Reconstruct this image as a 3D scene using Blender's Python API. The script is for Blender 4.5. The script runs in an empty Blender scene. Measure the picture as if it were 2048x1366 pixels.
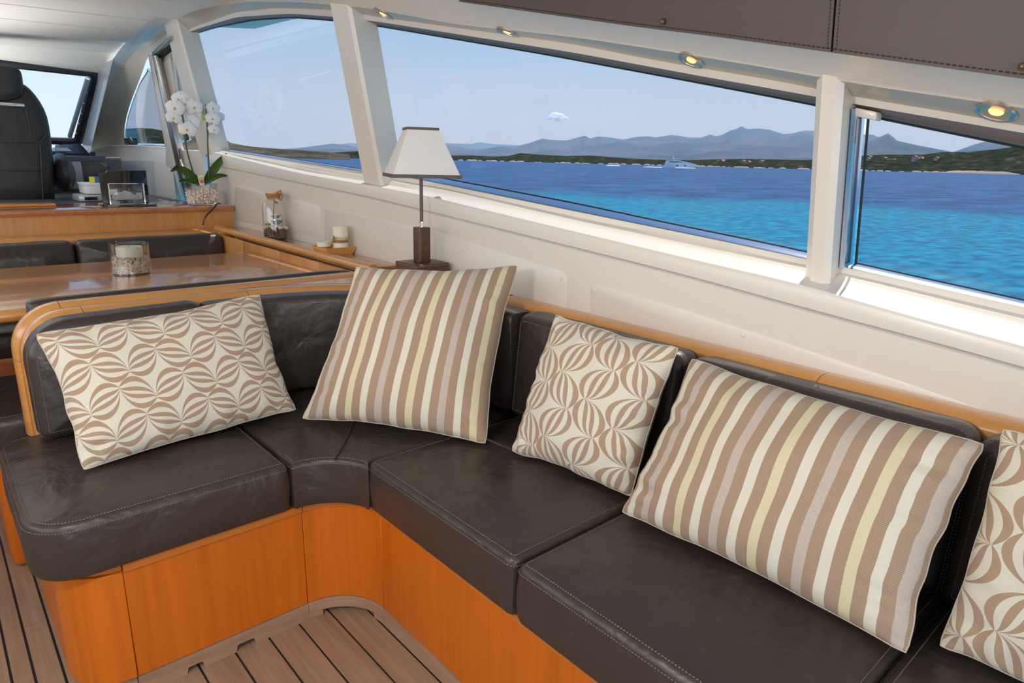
import bpy, bmesh, math, random
import numpy as np
from mathutils import Vector, Matrix, noise
random.seed(4)
C = bpy.context.scene.collection

# ------------------------------------------------------------------ camera
F, HY, ROLL, V1X, H = 1330.0, 320.5, 0.025, -200.0, 1.2
_dh = (683 - HY) / math.sqrt(1 + ROLL ** 2)
_n = np.array([-ROLL, 1.0]); _n /= np.linalg.norm(_n)
_vz = np.array([1024.0, 683.0]) + _n * F * F / _dh
_dn = np.array([_vz[0] - 1024, _vz[1] - 683, F]); _dn /= np.linalg.norm(_dn)
UP = -_dn
YA = np.array([V1X - 1024, HY + ROLL * (V1X - 1024) - 683, F]); YA /= np.linalg.norm(YA)
YA -= YA @ UP * UP; YA /= np.linalg.norm(YA)
XA = np.cross(YA, UP)
R = np.array([XA, YA, UP])                 # rows: world axes seen from the camera
O = np.array([0, 0, H])
cam = bpy.data.objects.new('camera', bpy.data.cameras.new('camera'))
C.objects.link(cam)
M = Matrix.Identity(4)
for i in range(3):
    M[i][0] = R[i, 0]; M[i][1] = -R[i, 1]; M[i][2] = -R[i, 2]; M[i][3] = O[i]
cam.matrix_world = M
cam.data.sensor_width = 36; cam.data.lens = 36 * F / 2048
cam.data.clip_start = 0.02; cam.data.clip_end = 60000
bpy.context.scene.camera = cam

def P(px, py, x=None, y=None, z=None, lean=None, dist=None):
    """survey point: pixel of the 2048x1366 photograph -> point on a plane of the boat"""
    d = R @ np.array([px - 1024.0, py - 683.0, F])
    if dist is not None: t = dist / math.hypot(d[0], d[1])
    elif lean is not None: t = (lean - 0.18 * (H - 1.0)) / (d[0] + 0.18 * d[2])   # X = lean - 0.18 (z-1)
    elif x is not None: t = x / d[0]
    elif y is not None: t = y / d[1]
    else: t = (z - H) / d[2]
    return Vector(O + d * t)

# ------------------------------------------------------------------ world, sun, lamps, exposure
SC = bpy.context.scene
SC.view_settings.view_transform = 'Standard'; SC.view_settings.look = 'None'
SC.view_settings.gamma = 1; SC.view_settings.use_curve_mapping = False
SC.view_settings.exposure = 0.08
SC.cycles.max_bounces = 10; SC.cycles.transparent_max_bounces = 16
SC.cycles.caustics_reflective = False; SC.cycles.caustics_refractive = False
SC.cycles.sample_clamp_indirect = 6; SC.cycles.volume_bounces = 3
W = bpy.data.worlds.new('sky'); SC.world = W; W.use_nodes = True
nt = W.node_tree; nt.nodes.clear()
tc = nt.nodes.new('ShaderNodeTexCoord'); sep = nt.nodes.new('ShaderNodeSeparateXYZ')
rmp = nt.nodes.new('ShaderNodeValToRGB'); bg = nt.nodes.new('ShaderNodeBackground'); wo = nt.nodes.new('ShaderNodeOutputWorld')
nt.links.new(tc.outputs['Generated'], sep.inputs[0]); nt.links.new(sep.outputs['Z'], rmp.inputs[0])
cr = rmp.color_ramp
cr.elements[0].position = 0.0; cr.elements[0].color = (0.86, 0.98, 1.08, 1)
cr.elements[1].position = 1.0; cr.elements[1].color = (0.20, 0.42, 0.95, 1)
for p_, c_ in ((0.08, (0.76, 0.92, 1.1, 1)), (0.2, (0.50, 0.76, 1.14, 1)), (0.36, (0.33, 0.61, 1.1, 1))):
    e_ = cr.elements.new(p_); e_.color = c_
nt.links.new(rmp.outputs[0], bg.inputs[0]); bg.inputs[1].default_value = 1.0
nt.links.new(bg.outputs[0], wo.inputs[0])

def light(name, typ, loc, target=None, energy=10, color=(1, 1, 1), size=0.1, sy=None):
    l = bpy.data.lights.new(name, typ); l.energy = energy; l.color = color
    o = bpy.data.objects.new(name, l); C.objects.link(o); o.location = loc
    if target is not None:
        o.rotation_euler = (Vector(target) - Vector(loc)).to_track_quat('-Z', 'Y').to_euler()
    if typ == 'AREA':
        l.size = size
        if sy: l.shape = 'RECTANGLE'; l.size_y = sy
    elif typ == 'POINT': l.shadow_soft_size = size
    return o
sun = light('sun', 'SUN', (0, 0, 30), None, 6.0, (1.0, 0.94, 0.85))
sun.data.angle = 0.009
sun.rotation_euler = Vector((-0.50, -0.14, -0.85)).to_track_quat('-Z', 'Y').to_euler()
# the photographer's flash left of the camera, and daylight from the open cockpit doors / port windows
light('flash_lamp', 'POINT', (-0.12, 0.72, 1.22), None, 20, (1.0, 0.93, 0.85), 0.035)
light('cockpit_daylight', 'AREA', (-0.3, -1.9, 1.15), (0.3, 1.5, 0.9), 30, (1.0, 0.94, 0.87), 2.2, 1.5)
light('added_helm_fill', 'AREA', (-0.15, 5.4, 0.2), (0.1, 5.05, 2.0), 85, (1.0, 0.98, 0.95), 0.8, 1.3)  # added fill lamp aimed up to brighten the ceiling, no fixture here
light('port_daylight', 'AREA', (-1.75, 2.0, 1.35), (1.2, 2.6, 1.15), 26, (1.0, 0.96, 0.91), 3.6, 0.75)

# ------------------------------------------------------------------ materials
def new_mat(name):
    m = bpy.data.materials.new(name); m.use_nodes = True
    n = m.node_tree; b = n.nodes['Principled BSDF']
    return m, n, b
def _set(b, k, v):
    if k in b.inputs: b.inputs[k].default_value = v
def mat(name, col, rough=0.5, metal=0.0, coat=0.0, spec=0.5, noise_amt=0.0, noise_scale=8.0, bump=0.0, bump_scale=60.0, sheen=0.0, emit=None, coat_rough=0.05):
    m, n, b = new_mat(name)
    _set(b, 'Base Color', (*col, 1)); _set(b, 'Roughness', rough); _set(b, 'Metallic', metal)
    _set(b, 'Coat Weight', coat); _set(b, 'Coat Roughness', coat_rough); _set(b, 'Specular IOR Level', spec); _set(b, 'Sheen Weight', sheen)
    if emit: _set(b, 'Emission Color', (*emit[0], 1)); _set(b, 'Emission Strength', emit[1])
    t = n.nodes.new('ShaderNodeTexCoord')
    if noise_amt:
        x = n.nodes.new('ShaderNodeTexNoise'); x.inputs['Scale'].default_value = noise_scale; x.inputs['Detail'].default_value = 4
        r = n.nodes.new('ShaderNodeMapRange'); r.inputs['To Min'].default_value = 1 - noise_amt; r.inputs['To Max'].default_value = 1 + noise_amt
        mx = n.nodes.new('ShaderNodeMix'); mx.data_type = 'RGBA'; mx.blend_type = 'MULTIPLY'; mx.inputs['Factor'].default_value = 1
        mx.inputs[6].default_value = (*col, 1)
        n.links.new(t.outputs['Object'], x.inputs['Vector']); n.links.new(x.outputs['Fac'], r.inputs['Value'])
        cb = n.nodes.new('ShaderNodeCombineColor')
        for k in range(3): n.links.new(r.outputs[0], cb.inputs[k])
        n.links.new(cb.outputs[0], mx.inputs[7]); n.links.new(mx.outputs[2], b.inputs['Base Color'])
    if bump:
        x = n.nodes.new('ShaderNodeTexNoise'); x.inputs['Scale'].default_value = bump_scale; x.inputs['Detail'].default_value = 5
        bp = n.nodes.new('ShaderNodeBump'); bp.inputs['Strength'].default_value = bump; bp.inputs['Distance'].default_value = 0.01
        n.links.new(t.outputs['Object'], x.inputs['Vector']); n.links.new(x.outputs['Fac'], bp.inputs['Height']); n.links.new(bp.outputs[0], b.inputs['Normal'])
    return m
def wood(name, c1, c2, scale=(60, 60, 3), rough=0.35, coat=0.5, seed=0.0, figure=0.25, coat_rough=0.08):
    m, n, b = new_mat(name)
    t = n.nodes.new('ShaderNodeTexCoord'); mp = n.nodes.new('ShaderNodeMapping'); mp.inputs['Scale'].default_value = scale
    mp.inputs['Location'].default_value = (seed, seed * 1.7, seed * .3)
    a = n.nodes.new('ShaderNodeTexNoise'); a.inputs['Scale'].default_value = 1; a.inputs['Detail'].default_value = 8; a.inputs['Roughness'].default_value = 0.65
    mp2 = n.nodes.new('ShaderNodeMapping'); mp2.inputs['Scale'].default_value = [s * 0.14 for s in scale]
    a2 = n.nodes.new('ShaderNodeTexNoise'); a2.inputs['Scale'].default_value = 1; a2.inputs['Detail'].default_value = 3
    r = n.nodes.new('ShaderNodeValToRGB'); r.color_ramp.elements[0].color = (*c1, 1); r.color_ramp.elements[1].color = (*c2, 1)
    r.color_ramp.elements[0].position = 0.32; r.color_ramp.elements[1].position = 0.68
    ad = n.nodes.new('ShaderNodeMath'); ad.operation = 'MULTIPLY_ADD'; ad.inputs[1].default_value = 1 - figure * 2
    ml = n.nodes.new('ShaderNodeMath'); ml.operation = 'MULTIPLY'; ml.inputs[1].default_value = figure * 2
    n.links.new(t.outputs['Object'], mp.inputs[0]); n.links.new(t.outputs['Object'], mp2.inputs[0])
    n.links.new(mp.outputs[0], a.inputs['Vector']); n.links.new(mp2.outputs[0], a2.inputs['Vector'])
    n.links.new(a2.outputs['Fac'], ml.inputs[0]); n.links.new(a.outputs['Fac'], ad.inputs[0]); n.links.new(ml.outputs[0], ad.inputs[2])
    n.links.new(ad.outputs[0], r.inputs[0]); n.links.new(r.outputs[0], b.inputs['Base Color'])
    _set(b, 'Roughness', rough); _set(b, 'Coat Weight', coat); _set(b, 'Coat Roughness', coat_rough)
    return m
def leather_creases(m, sc=8.0, strength=0.55, dist=0.022):
    n = m.node_tree; b = n.nodes['Principled BSDF']; old = b.inputs['Normal'].links[0].from_node
    t = n.nodes.new('ShaderNodeTexCoord'); x = n.nodes.new('ShaderNodeTexNoise'); x.inputs['Scale'].default_value = sc; x.inputs['Detail'].default_value = 3; x.inputs['Distortion'].default_value = 0.5
    bp = n.nodes.new('ShaderNodeBump'); bp.inputs['Strength'].default_value = strength; bp.inputs['Distance'].default_value = dist
    n.links.new(t.outputs['Object'], x.inputs['Vector']); n.links.new(x.outputs['Fac'], bp.inputs['Height']); n.links.new(bp.outputs[0], old.inputs['Normal'])
def glass_pane(name, tint=(0.62, 0.66, 0.68), refl=1.0):
    """thin window glass: clear tinted transmission plus Fresnel mirror reflection"""
    m = bpy.data.materials.new(name); m.use_nodes = True; n = m.node_tree; n.nodes.clear()
    o = n.nodes.new('ShaderNodeOutputMaterial'); tr = n.nodes.new('ShaderNodeBsdfTransparent'); tr.inputs[0].default_value = (*tint, 1)
    g = n.nodes.new('ShaderNodeBsdfGlossy'); g.inputs['Roughness'].default_value = 0.0; g.inputs[0].default_value = (1, 1, 1, 1)
    f = n.nodes.new('ShaderNodeFresnel')     # one pane, two sides: undo the inside/outside flip of the node
    gm_ = n.nodes.new('ShaderNodeNewGeometry'); ir = n.nodes.new('ShaderNodeMapRange'); ir.inputs['To Min'].default_value = 1.5; ir.inputs['To Max'].default_value = 1 / 1.5
    n.links.new(gm_.outputs['Backfacing'], ir.inputs['Value']); n.links.new(ir.outputs[0], f.inputs[0])
    k = n.nodes.new('ShaderNodeMath'); k.operation = 'MULTIPLY'; k.inputs[1].default_value = refl
    mx = n.nodes.new('ShaderNodeMixShader')
    n.links.new(f.outputs[0], k.inputs[0]); n.links.new(k.outputs[0], mx.inputs[0]); n.links.new(tr.outputs[0], mx.inputs[1]); n.links.new(g.outputs[0], mx.inputs[2]); n.links.new(mx.outputs[0], o.inputs[0])
    return m

class NX:
    """tiny expression helper that turns arithmetic into math nodes"""
    def __init__(s, n): s.n = n
    def m(s, op, *a):
        x = s.n.nodes.new('ShaderNodeMath'); x.operation = op
        for i, v in enumerate(a):
            if isinstance(v, (int, float)): x.inputs[i].default_value = v
            else: s.n.links.new(v, x.inputs[i])
        return x.outputs[0]
def color_mix(n, fac, a, b):
    x = n.nodes.new('ShaderNodeMix'); x.data_type = 'RGBA'
    for k, v in ((0, fac), (6, a), (7, b)):
        if isinstance(v, tuple): x.inputs[k].default_value = (*v, 1) if len(v) == 3 else v
        elif isinstance(v, (int, float)): x.inputs[k].default_value = v
        else: n.links.new(v, x.inputs[k])
    return x.outputs[2]
CREAMF = (0.72, 0.67, 0.55); BROWNF = (0.40, 0.27, 0.18)
def fabric_base(name):
    m, n, b = new_mat(name); X = NX(n)
    uv = n.nodes.new('ShaderNodeUVMap'); uv.uv_map = 'UVMap'; s = n.nodes.new('ShaderNodeSeparateXYZ'); n.links.new(uv.outputs[0], s.inputs[0])
    _set(b, 'Roughness', 0.85); _set(b, 'Specular IOR Level', 0.15); _set(b, 'Sheen Weight', 0.15)
    return m, n, b, X, s.outputs[0], s.outputs[1]
def fabric_finish(n, b, X, u, v, col, bump_h=None):
    # fine woven relief
    w = X.m('MULTIPLY', X.m('ADD', X.m('SINE', X.m('MULTIPLY', u, 4200.0)), X.m('SINE', X.m('MULTIPLY', v, 4200.0))), 0.25)
    h = w if bump_h is None else X.m('ADD', w, bump_h)
    bp = n.nodes.new('ShaderNodeBump'); bp.inputs['Strength'].default_value = 0.25; bp.inputs['Distance'].default_value = 0.001
    n.links.new(h, bp.inputs['Height']); n.links.new(bp.outputs[0], b.inputs['Normal']); n.links.new(col, b.inputs['Base Color'])
def striped_fabric(name, pitch, offset):
    m, n, b, X, u, v = fabric_base(name)
    q = X.m('DIVIDE', X.m('ADD', u, offset), pitch); fr = X.m('FRACT', q); idx = X.m('FLOORED_MODULO', X.m('FLOOR', q), 4.0)
    light_ = X.m('GREATER_THAN', fr, 0.54)
    rib = X.m('MULTIPLY', X.m('ADD', X.m('SINE', X.m('MULTIPLY', v, 2 * math.pi / 0.0032)), 1.0), 0.5)
    br = color_mix(n, rib, (0.33, 0.215, 0.14), (0.47, 0.335, 0.235))
    tx = n.nodes.new('ShaderNodeTexNoise'); tx.inputs['Scale'].default_value = 1.0; mp = n.nodes.new('ShaderNodeMapping'); mp.inputs['Scale'].default_value = (900, 160, 1)
    uvn = [k for k in n.nodes if k.type == 'UVMAP'][0]; n.links.new(uvn.outputs[0], mp.inputs[0]); n.links.new(mp.outputs[0], tx.inputs['Vector'])
    grey = color_mix(n, tx.outputs['Fac'], (0.42, 0.34, 0.28), (0.66, 0.57, 0.50))
    yel = color_mix(n, tx.outputs['Fac'], (0.60, 0.52, 0.31), (0.78, 0.70, 0.48))
    is1 = X.m('COMPARE', idx, 1.0, 0.1); is3 = X.m('COMPARE', idx, 3.0, 0.1)
    lc = color_mix(n, is1, color_mix(n, is3, CREAMF, yel), grey)
    fabric_finish(n, b, X, u, v, color_mix(n, light_, br, lc), X.m('MULTIPLY', rib, X.m('SUBTRACT', 1.0, light_)))
    return m
def lantern_fabric(name, half=0.075, row=0.078, swap=False, ou=0.0, ov=0.0, amp=0.31, delta=0.30):
    m, n, b, X, u, v = fabric_base(name)
    a_, c_ = (v, u) if swap else (u, v)
    p = X.m('DIVIDE', X.m('ADD', a_, ou), half); q = X.m('DIVIDE', X.m('ADD', c_, ov), row)
    # each lantern is a rounded block whose opposite corners are the pinch points of a zigzag chain
    k0 = X.m('FLOOR', q); mask = None; a2 = 2 * amp
    for dk in (0, 1):
        k = X.m('ADD', k0, float(dk)); t = X.m('SUBTRACT', q, k)
        pp = X.m('ADD', p, X.m('MULTIPLY', k, 0.56))
        up_ = X.m('FLOORED_MODULO', X.m('FLOOR', pp), 2.0)                     # 1: falling lantern, 0: rising lantern
        fr = X.m('FRACT', pp); s = X.m('ADD', X.m('MULTIPLY', up_, fr), X.m('MULTIPLY', X.m('SUBTRACT', 1.0, up_), X.m('SUBTRACT', 1.0, fr)))
        def edge(x):     # from the pinch (x=0) along the block and round its corner down to the other pinch (x=1)
            rise = X.m('ADD', a2, X.m('MULTIPLY', delta, X.m('SUBTRACT', 1.0, X.m('POWER', X.m('SUBTRACT', 1.0, x), 4.0))))
            fall = X.m('POWER', X.m('MAXIMUM', X.m('SUBTRACT', 1.0, X.m('POWER', X.m('MAXIMUM', x, 0.0001), 3.2)), 0.00001), 0.60)
            return X.m('SUBTRACT', X.m('MULTIPLY', rise, fall), amp)
        yt = edge(s); yb_ = X.m('MULTIPLY', edge(X.m('SUBTRACT', 1.0, s)), -1.0)
        hgt = X.m('MAXIMUM', X.m('SUBTRACT', yt, yb_), 0.001)
        c = X.m('DIVIDE', X.m('SUBTRACT', t, yb_), hgt)
        inside = X.m('MULTIPLY', X.m('GREATER_THAN', c, 0.0), X.m('LESS_THAN', c, 1.0))
        cw = X.m('SUBTRACT', X.m('MULTIPLY', c, 2.0), 1.0)
        cw = X.m('MULTIPLY', X.m('SIGN', cw), X.m('POWER', X.m('MAXIMUM', X.m('ABSOLUTE', cw), 0.0001), 0.85))   # outer bands a little broader
        band = X.m('FRACT', X.m('MULTIPLY', X.m('ADD', cw, 1.0), 1.75))
        brown = X.m('MULTIPLY', inside, X.m('LESS_THAN', band, 0.5))
        mask = brown if mask is None else X.m('MAXIMUM', mask, brown)
    rib = X.m('MULTIPLY', X.m('ADD', X.m('SINE', X.m('MULTIPLY', v if not swap else v, 2 * math.pi / 0.003)), 1.0), 0.5)
    br = color_mix(n, rib, (0.36, 0.24, 0.155), (0.50, 0.355, 0.245))
    fabric_finish(n, b, X, u, v, color_mix(n, mask, CREAMF, br), X.m('MULTIPLY', rib, mask))
    return m

MC = dict(
    gelcoat=mat('cream_gelcoat', (0.79, 0.735, 0.66), 0.33, coat=0.18, coat_rough=0.12, noise_amt=0.015, noise_scale=3),
    gelcoat_grey=mat('grey_white_gelcoat', (0.62, 0.64, 0.64), 0.3, coat=0.3),
    slat=mat('white_vinyl_slat', (0.70, 0.69, 0.65), 0.55, coat=0.0, spec=0.25, bump=0.05, bump_scale=300),
    leather=mat('dark_brown_leather', (0.047, 0.035, 0.030), 0.34, spec=0.5, noise_amt=0.12, noise_scale=14, bump=0.09, bump_scale=420),
    blackleather=mat('black_leather', (0.013, 0.014, 0.016), 0.38, noise_amt=0.1, bump=0.08, bump_scale=300),
    liner=mat('brown_ceiling_leather', (0.080, 0.056, 0.048), 0.5, noise_amt=0.05, bump=0.08, bump_scale=600),
    stitch=mat('stitch_thread', (0.20, 0.16, 0.14), 0.7),
    stitch_dark=mat('dark_stitch_thread', (0.05, 0.035, 0.03), 0.7),
    cherry=wood('cherry_panel', (0.46, 0.098, 0.003), (0.64, 0.160, 0.006), (70, 70, 2.2), 0.42, 0.12),
    cherry_trim=wood('cherry_trim', (0.42, 0.125, 0.02), (0.56, 0.19, 0.03), (3, 3, 90), 0.35, 0.4),
    rail=wood('rail_wood', (0.56, 0.235, 0.052), (0.72, 0.34, 0.09), (6, 6, 60), 0.3, 0.6, seed=3, figure=0.15),
    table=wood('table_wood', (0.44, 0.18, 0.055), (0.60, 0.275, 0.10), (2.5, 70, 40), 0.26, 0.5, seed=7, figure=0.15, coat_rough=0.06),
    panelwood=wood('shelf_panel_wood', (0.52, 0.225, 0.06), (0.70, 0.345, 0.11), (75, 75, 3), 0.35, 0.4, seed=1),
    shelftop=wood('shelf_top_wood', (0.38, 0.135, 0.045), (0.52, 0.20, 0.07), (40, 3, 30), 0.22, 0.9, seed=5, figure=0.15),
    teak=wood('teak_plank', (0.235, 0.135, 0.08), (0.40, 0.26, 0.17), (80, 4, 30), 0.7, 0.0, seed=2, figure=0.2),
    teak_toe=wood('teak_toe_board', (0.27, 0.155, 0.095), (0.44, 0.28, 0.18), (6, 6, 60), 0.7, 0.0, seed=8, figure=0.2),
    caulk=mat('black_caulk', (0.012, 0.012, 0.013), 0.6),
    chrome=mat('polished_chrome', (0.82, 0.83, 0.85), 0.06, metal=1.0),
    rimchrome=mat('satin_chrome_rim', (0.60, 0.56, 0.52), 0.28, metal=1.0),
    bluesteel=mat('polished_window_frame', (0.52, 0.55, 0.62), 0.2, metal=1.0),
    darkmetal=mat('dark_rubber', (0.02, 0.021, 0.022), 0.5),
    black=mat('black_plastic', (0.018, 0.018, 0.02), 0.3, coat=0.3),
    blackgloss=mat('black_gloss', (0.012, 0.011, 0.011), 0.05, coat=1.0),
    dash=mat('dash_grey', (0.06, 0.068, 0.078), 0.45),
    dashalu_sunlit=mat('dash_alu_sunlit', (0.30, 0.33, 0.37), 0.4, metal=0.3),  # paler dash tone with the sunlight put into the colour
    white=mat('white_plastic', (0.80, 0.81, 0.82), 0.35),
    silver=mat('silver_plastic', (0.50, 0.53, 0.57), 0.35, metal=0.4),
    blue=mat('blue_card', (0.05, 0.12, 0.35), 0.5), yellow=mat('yellow_card', (0.75, 0.62, 0.03), 0.5),
    shade=mat('white_linen_shade', (0.86, 0.83, 0.79), 0.85, spec=0.1, bump=0.05, bump_scale=700),
    shadetrim=mat('taupe_shade_trim', (0.13, 0.098, 0.09), 0.7),
    croc=mat('dark_croc_leather', (0.10, 0.043, 0.025), 0.38, noise_amt=0.55, noise_scale=70, bump=0.5, bump_scale=120),
    thread=mat('pale_thread', (0.45, 0.33, 0.25), 0.7),
    wax=mat('ivory_wax', (0.80, 0.75, 0.62), 0.45, sheen=0.1),
    bamboo=wood('bamboo_tray', (0.62, 0.30, 0.08), (0.80, 0.45, 0.16), (90, 8, 90), 0.4, 0.3, seed=9),
    raffia=mat('raffia', (0.62, 0.45, 0.25), 0.8), ribbon=mat('brown_ribbon', (0.33, 0.17, 0.07), 0.7),
    cork=mat('cork', (0.42, 0.20, 0.07), 0.8, noise_amt=0.3, noise_scale=60),
    rope=mat('jute_rope', (0.50, 0.30, 0.13), 0.85, bump=0.6, bump_scale=160),
    soil=mat('soil', (0.10, 0.045, 0.02), 0.9, noise_amt=0.5, noise_scale=60, bump=0.8, bump_scale=60),
    stone=mat('white_pebble', (0.80, 0.79, 0.75), 0.7), 
    succ=mat('succulent_green', (0.10, 0.17, 0.08), 0.5), succp=mat('succulent_purple', (0.13, 0.09, 0.12), 0.5), succl=mat('succulent_light', (0.22, 0.33, 0.05), 0.5),
    leaf=mat('orchid_leaf', (0.05, 0.13, 0.015), 0.35, coat=0.3, noise_amt=0.2, noise_scale=20),
    stem=mat('orchid_stem', (0.06, 0.09, 0.02), 0.5), bud=mat('orchid_bud', (0.45, 0.55, 0.15), 0.5),
    petal=mat('white_petal', (0.90, 0.90, 0.90), 0.6, sheen=0.1), lipm=mat('orchid_lip', (0.75, 0.45, 0.08), 0.6),
    brownpanel=None,
    bulb=mat('halogen_bulb', (1.0, 0.62, 0.3), 0.3, emit=((1.0, 0.48, 0.16), 1.6)),
    spotglass=mat('spot_reflector', (0.95, 0.55, 0.28), 0.25, metal=0.8),
    engraving=mat('engraved_crystal', (0.55, 0.55, 0.54), 0.6),
    tag=mat('card_white', (0.85, 0.84, 0.80), 0.6), pink=mat('card_pink', (0.70, 0.12, 0.22), 0.6),
)
leather_creases(MC['leather']); leather_creases(MC['blackleather'], 5, .25)
GL = dict(side=glass_pane('tinted_side_glass', (0.66, 0.67, 0.68), 0.45), front=glass_pane('clear_windshield_glass', (0.93, 0.95, 0.96), 0.6),
          jar=glass_pane('thin_clear_glass', (0.93, 0.94, 0.93), 1.7), crystal=glass_pane('crystal', (0.86, 0.88, 0.90), 1.6))
def pebble_mat():
    m, n, b = new_mat('shell_gravel'); g = n.nodes.new('ShaderNodeObjectInfo')
    t = n.nodes.new('ShaderNodeTexCoord'); v = n.nodes.new('ShaderNodeTexVoronoi'); v.inputs['Scale'].default_value = 190
    r = n.nodes.new('ShaderNodeValToRGB'); r.color_ramp.interpolation = 'CONSTANT'
    r.color_ramp.elements[0].color = (0.60, 0.46, 0.33, 1); r.color_ramp.elements[1].position = 0.3; r.color_ramp.elements[1].color = (0.72, 0.60, 0.47, 1)
    for p_, c_ in ((0.5, (0.38, 0.24, 0.14, 1)), (0.62, (0.78, 0.70, 0.60, 1)), (0.82, (0.14, 0.10, 0.08, 1)), (0.88, (0.62, 0.50, 0.40, 1))):
        e = r.color_ramp.elements.new(p_); e.color = c_
    s = n.nodes.new('ShaderNodeSeparateColor')
    n.links.new(t.outputs['Object'], v.inputs['Vector']); n.links.new(v.outputs['Color'], s.inputs[0]); n.links.new(s.outputs[0], r.inputs[0]); n.links.new(r.outputs[0], b.inputs['Base Color'])
    _set(b, 'Roughness', 0.7); return m
MC['gravel'] = pebble_mat()
MC['pinkgravel'] = mat('pale_pink_gravel', (0.86, 0.73, 0.64), 0.7, noise_amt=0.6, noise_scale=85)

# ------------------------------------------------------------------ mesh helpers
class MB:
    def __init__(s): s.v = []; s.f = []; s.uv = {}
    def add(s, vs, fs):
        k = len(s.v); s.v += [tuple(p) for p in vs]; s.f += [tuple(i + k for i in f) for f in fs]; return s
    def box(s, x0, x1, y0, y1, z0, z1):
        x0, x1 = min(x0, x1), max(x0, x1); y0, y1 = min(y0, y1), max(y0, y1); z0, z1 = min(z0, z1), max(z0, z1)
        return s.add([(x0, y0, z0), (x1, y0, z0), (x1, y1, z0), (x0, y1, z0), (x0, y0, z1), (x1, y0, z1), (x1, y1, z1), (x0, y1, z1)],
                     [(0, 3, 2, 1), (4, 5, 6, 7), (0, 1, 5, 4), (1, 2, 6, 5), (2, 3, 7, 6), (3, 0, 4, 7)])
    def obox(s, c, ax, ay, az):      # oriented box: centre and three half-axis vectors
        c, ax, ay, az = map(Vector, (c, ax, ay, az)); vs = []
        for k in (-1, 1):
            for i, j in ((-1, -1), (1, -1), (1, 1), (-1, 1)): vs.append(c + ax * i + ay * j + az * k)
        return s.add(vs, [(0, 3, 2, 1), (4, 5, 6, 7), (0, 1, 5, 4), (1, 2, 6, 5), (2, 3, 7, 6), (3, 0, 4, 7)])
    def grid(s, rows, close_u=False):
        nr, nc = len(rows), len(rows[0]); k = len(s.v)
        for r in rows: s.v += [tuple(p) for p in r]
        for i in range(nr - 1):
            for j in range(nc if close_u else nc - 1):
                a = k + i * nc + j; b = k + i * nc + (j + 1) % nc; s.f.append((a, b, b + nc, a + nc))
        return s
    def cap(s, ring, flip=False):
        k = len(s.v); s.v += [tuple(p) for p in ring]; f = list(range(k, k + len(ring))); s.f.append(tuple(f[::-1] if flip else f)); return s
    def tube(s, path, r, n=8, caps=True):
        path = [Vector(p) for p in path]; rr = r if hasattr(r, '__len__') else [r] * len(path)
        rows = []; up = None
        for i, p in enumerate(path):
            t = (path[min(i + 1, len(path) - 1)] - path[max(i - 1, 0)]).normalized()
            if up is None: up = Vector((0, 0, 1)) if abs(t.z) < 0.9 else Vector((1, 0, 0))
            up = (up - t * up.dot(t)).normalized(); sd = t.cross(up)
            rows.append([p + (sd * math.cos(a) + up * math.sin(a)) * rr[i] for a in [2 * math.pi * j / n for j in range(n)]])
        s.grid(rows, True)
        if caps: s.cap(rows[0], True); s.cap(rows[-1])
        return s
    def lathe(s, c, prof, n=28):     # prof: (radius, z)
        c = Vector(c); rows = [[c + Vector((r * math.cos(a), r * math.sin(a), z)) for a in [2 * math.pi * j / n for j in range(n)]] for r, z in prof]
        return s.grid(rows, True)
    def sweep(s, path, prof, up0=(0, 0, 1), caps=True):
        """prof: closed list of (side, up) offsets; parallel-transported frame"""
        path = [Vector(p) for p in path]; up = Vector(up0); rows = []
        for i, p in enumerate(path):
            t = (path[min(i + 1, len(path) - 1)] - path[max(i - 1, 0)]).normalized()
            up = (up - t * up.dot(t)).normalized(); sd = t.cross(up)
            rows.append([p + sd * a + up * b for a, b in prof])
        s.grid(rows, True)
        if caps: s.cap(rows[0], True); s.cap(rows[-1])
        return s
    def poly_prism(s, pts, d):       # polygon extruded by vector d
        d = Vector(d); pts = [Vector(p) for p in pts]; n = len(pts)
        k = len(s.v); s.v += [tuple(p) for p in pts] + [tuple(p + d) for p in pts]
        s.f.append(tuple(range(k, k + n))[::-1]); s.f.append(tuple(range(k + n, k + 2 * n)))
        for i in range(n): j = (i + 1) % n; s.f.append((k + i, k + j, k + n + j, k + n + i))
        return s
    def ball(s, c, r, n=8, m=6, sq=(1, 1, 1)):
        c = Vector(c); rows = []
        for i in range(m + 1):
            th = math.pi * i / m
            rows.append([c + Vector((r * sq[0] * math.sin(th) * math.cos(2 * math.pi * j / n), r * sq[1] * math.sin(th) * math.sin(2 * math.pi * j / n), -r * sq[2] * math.cos(th))) for j in range(n)])
        return s.grid(rows, True)

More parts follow.
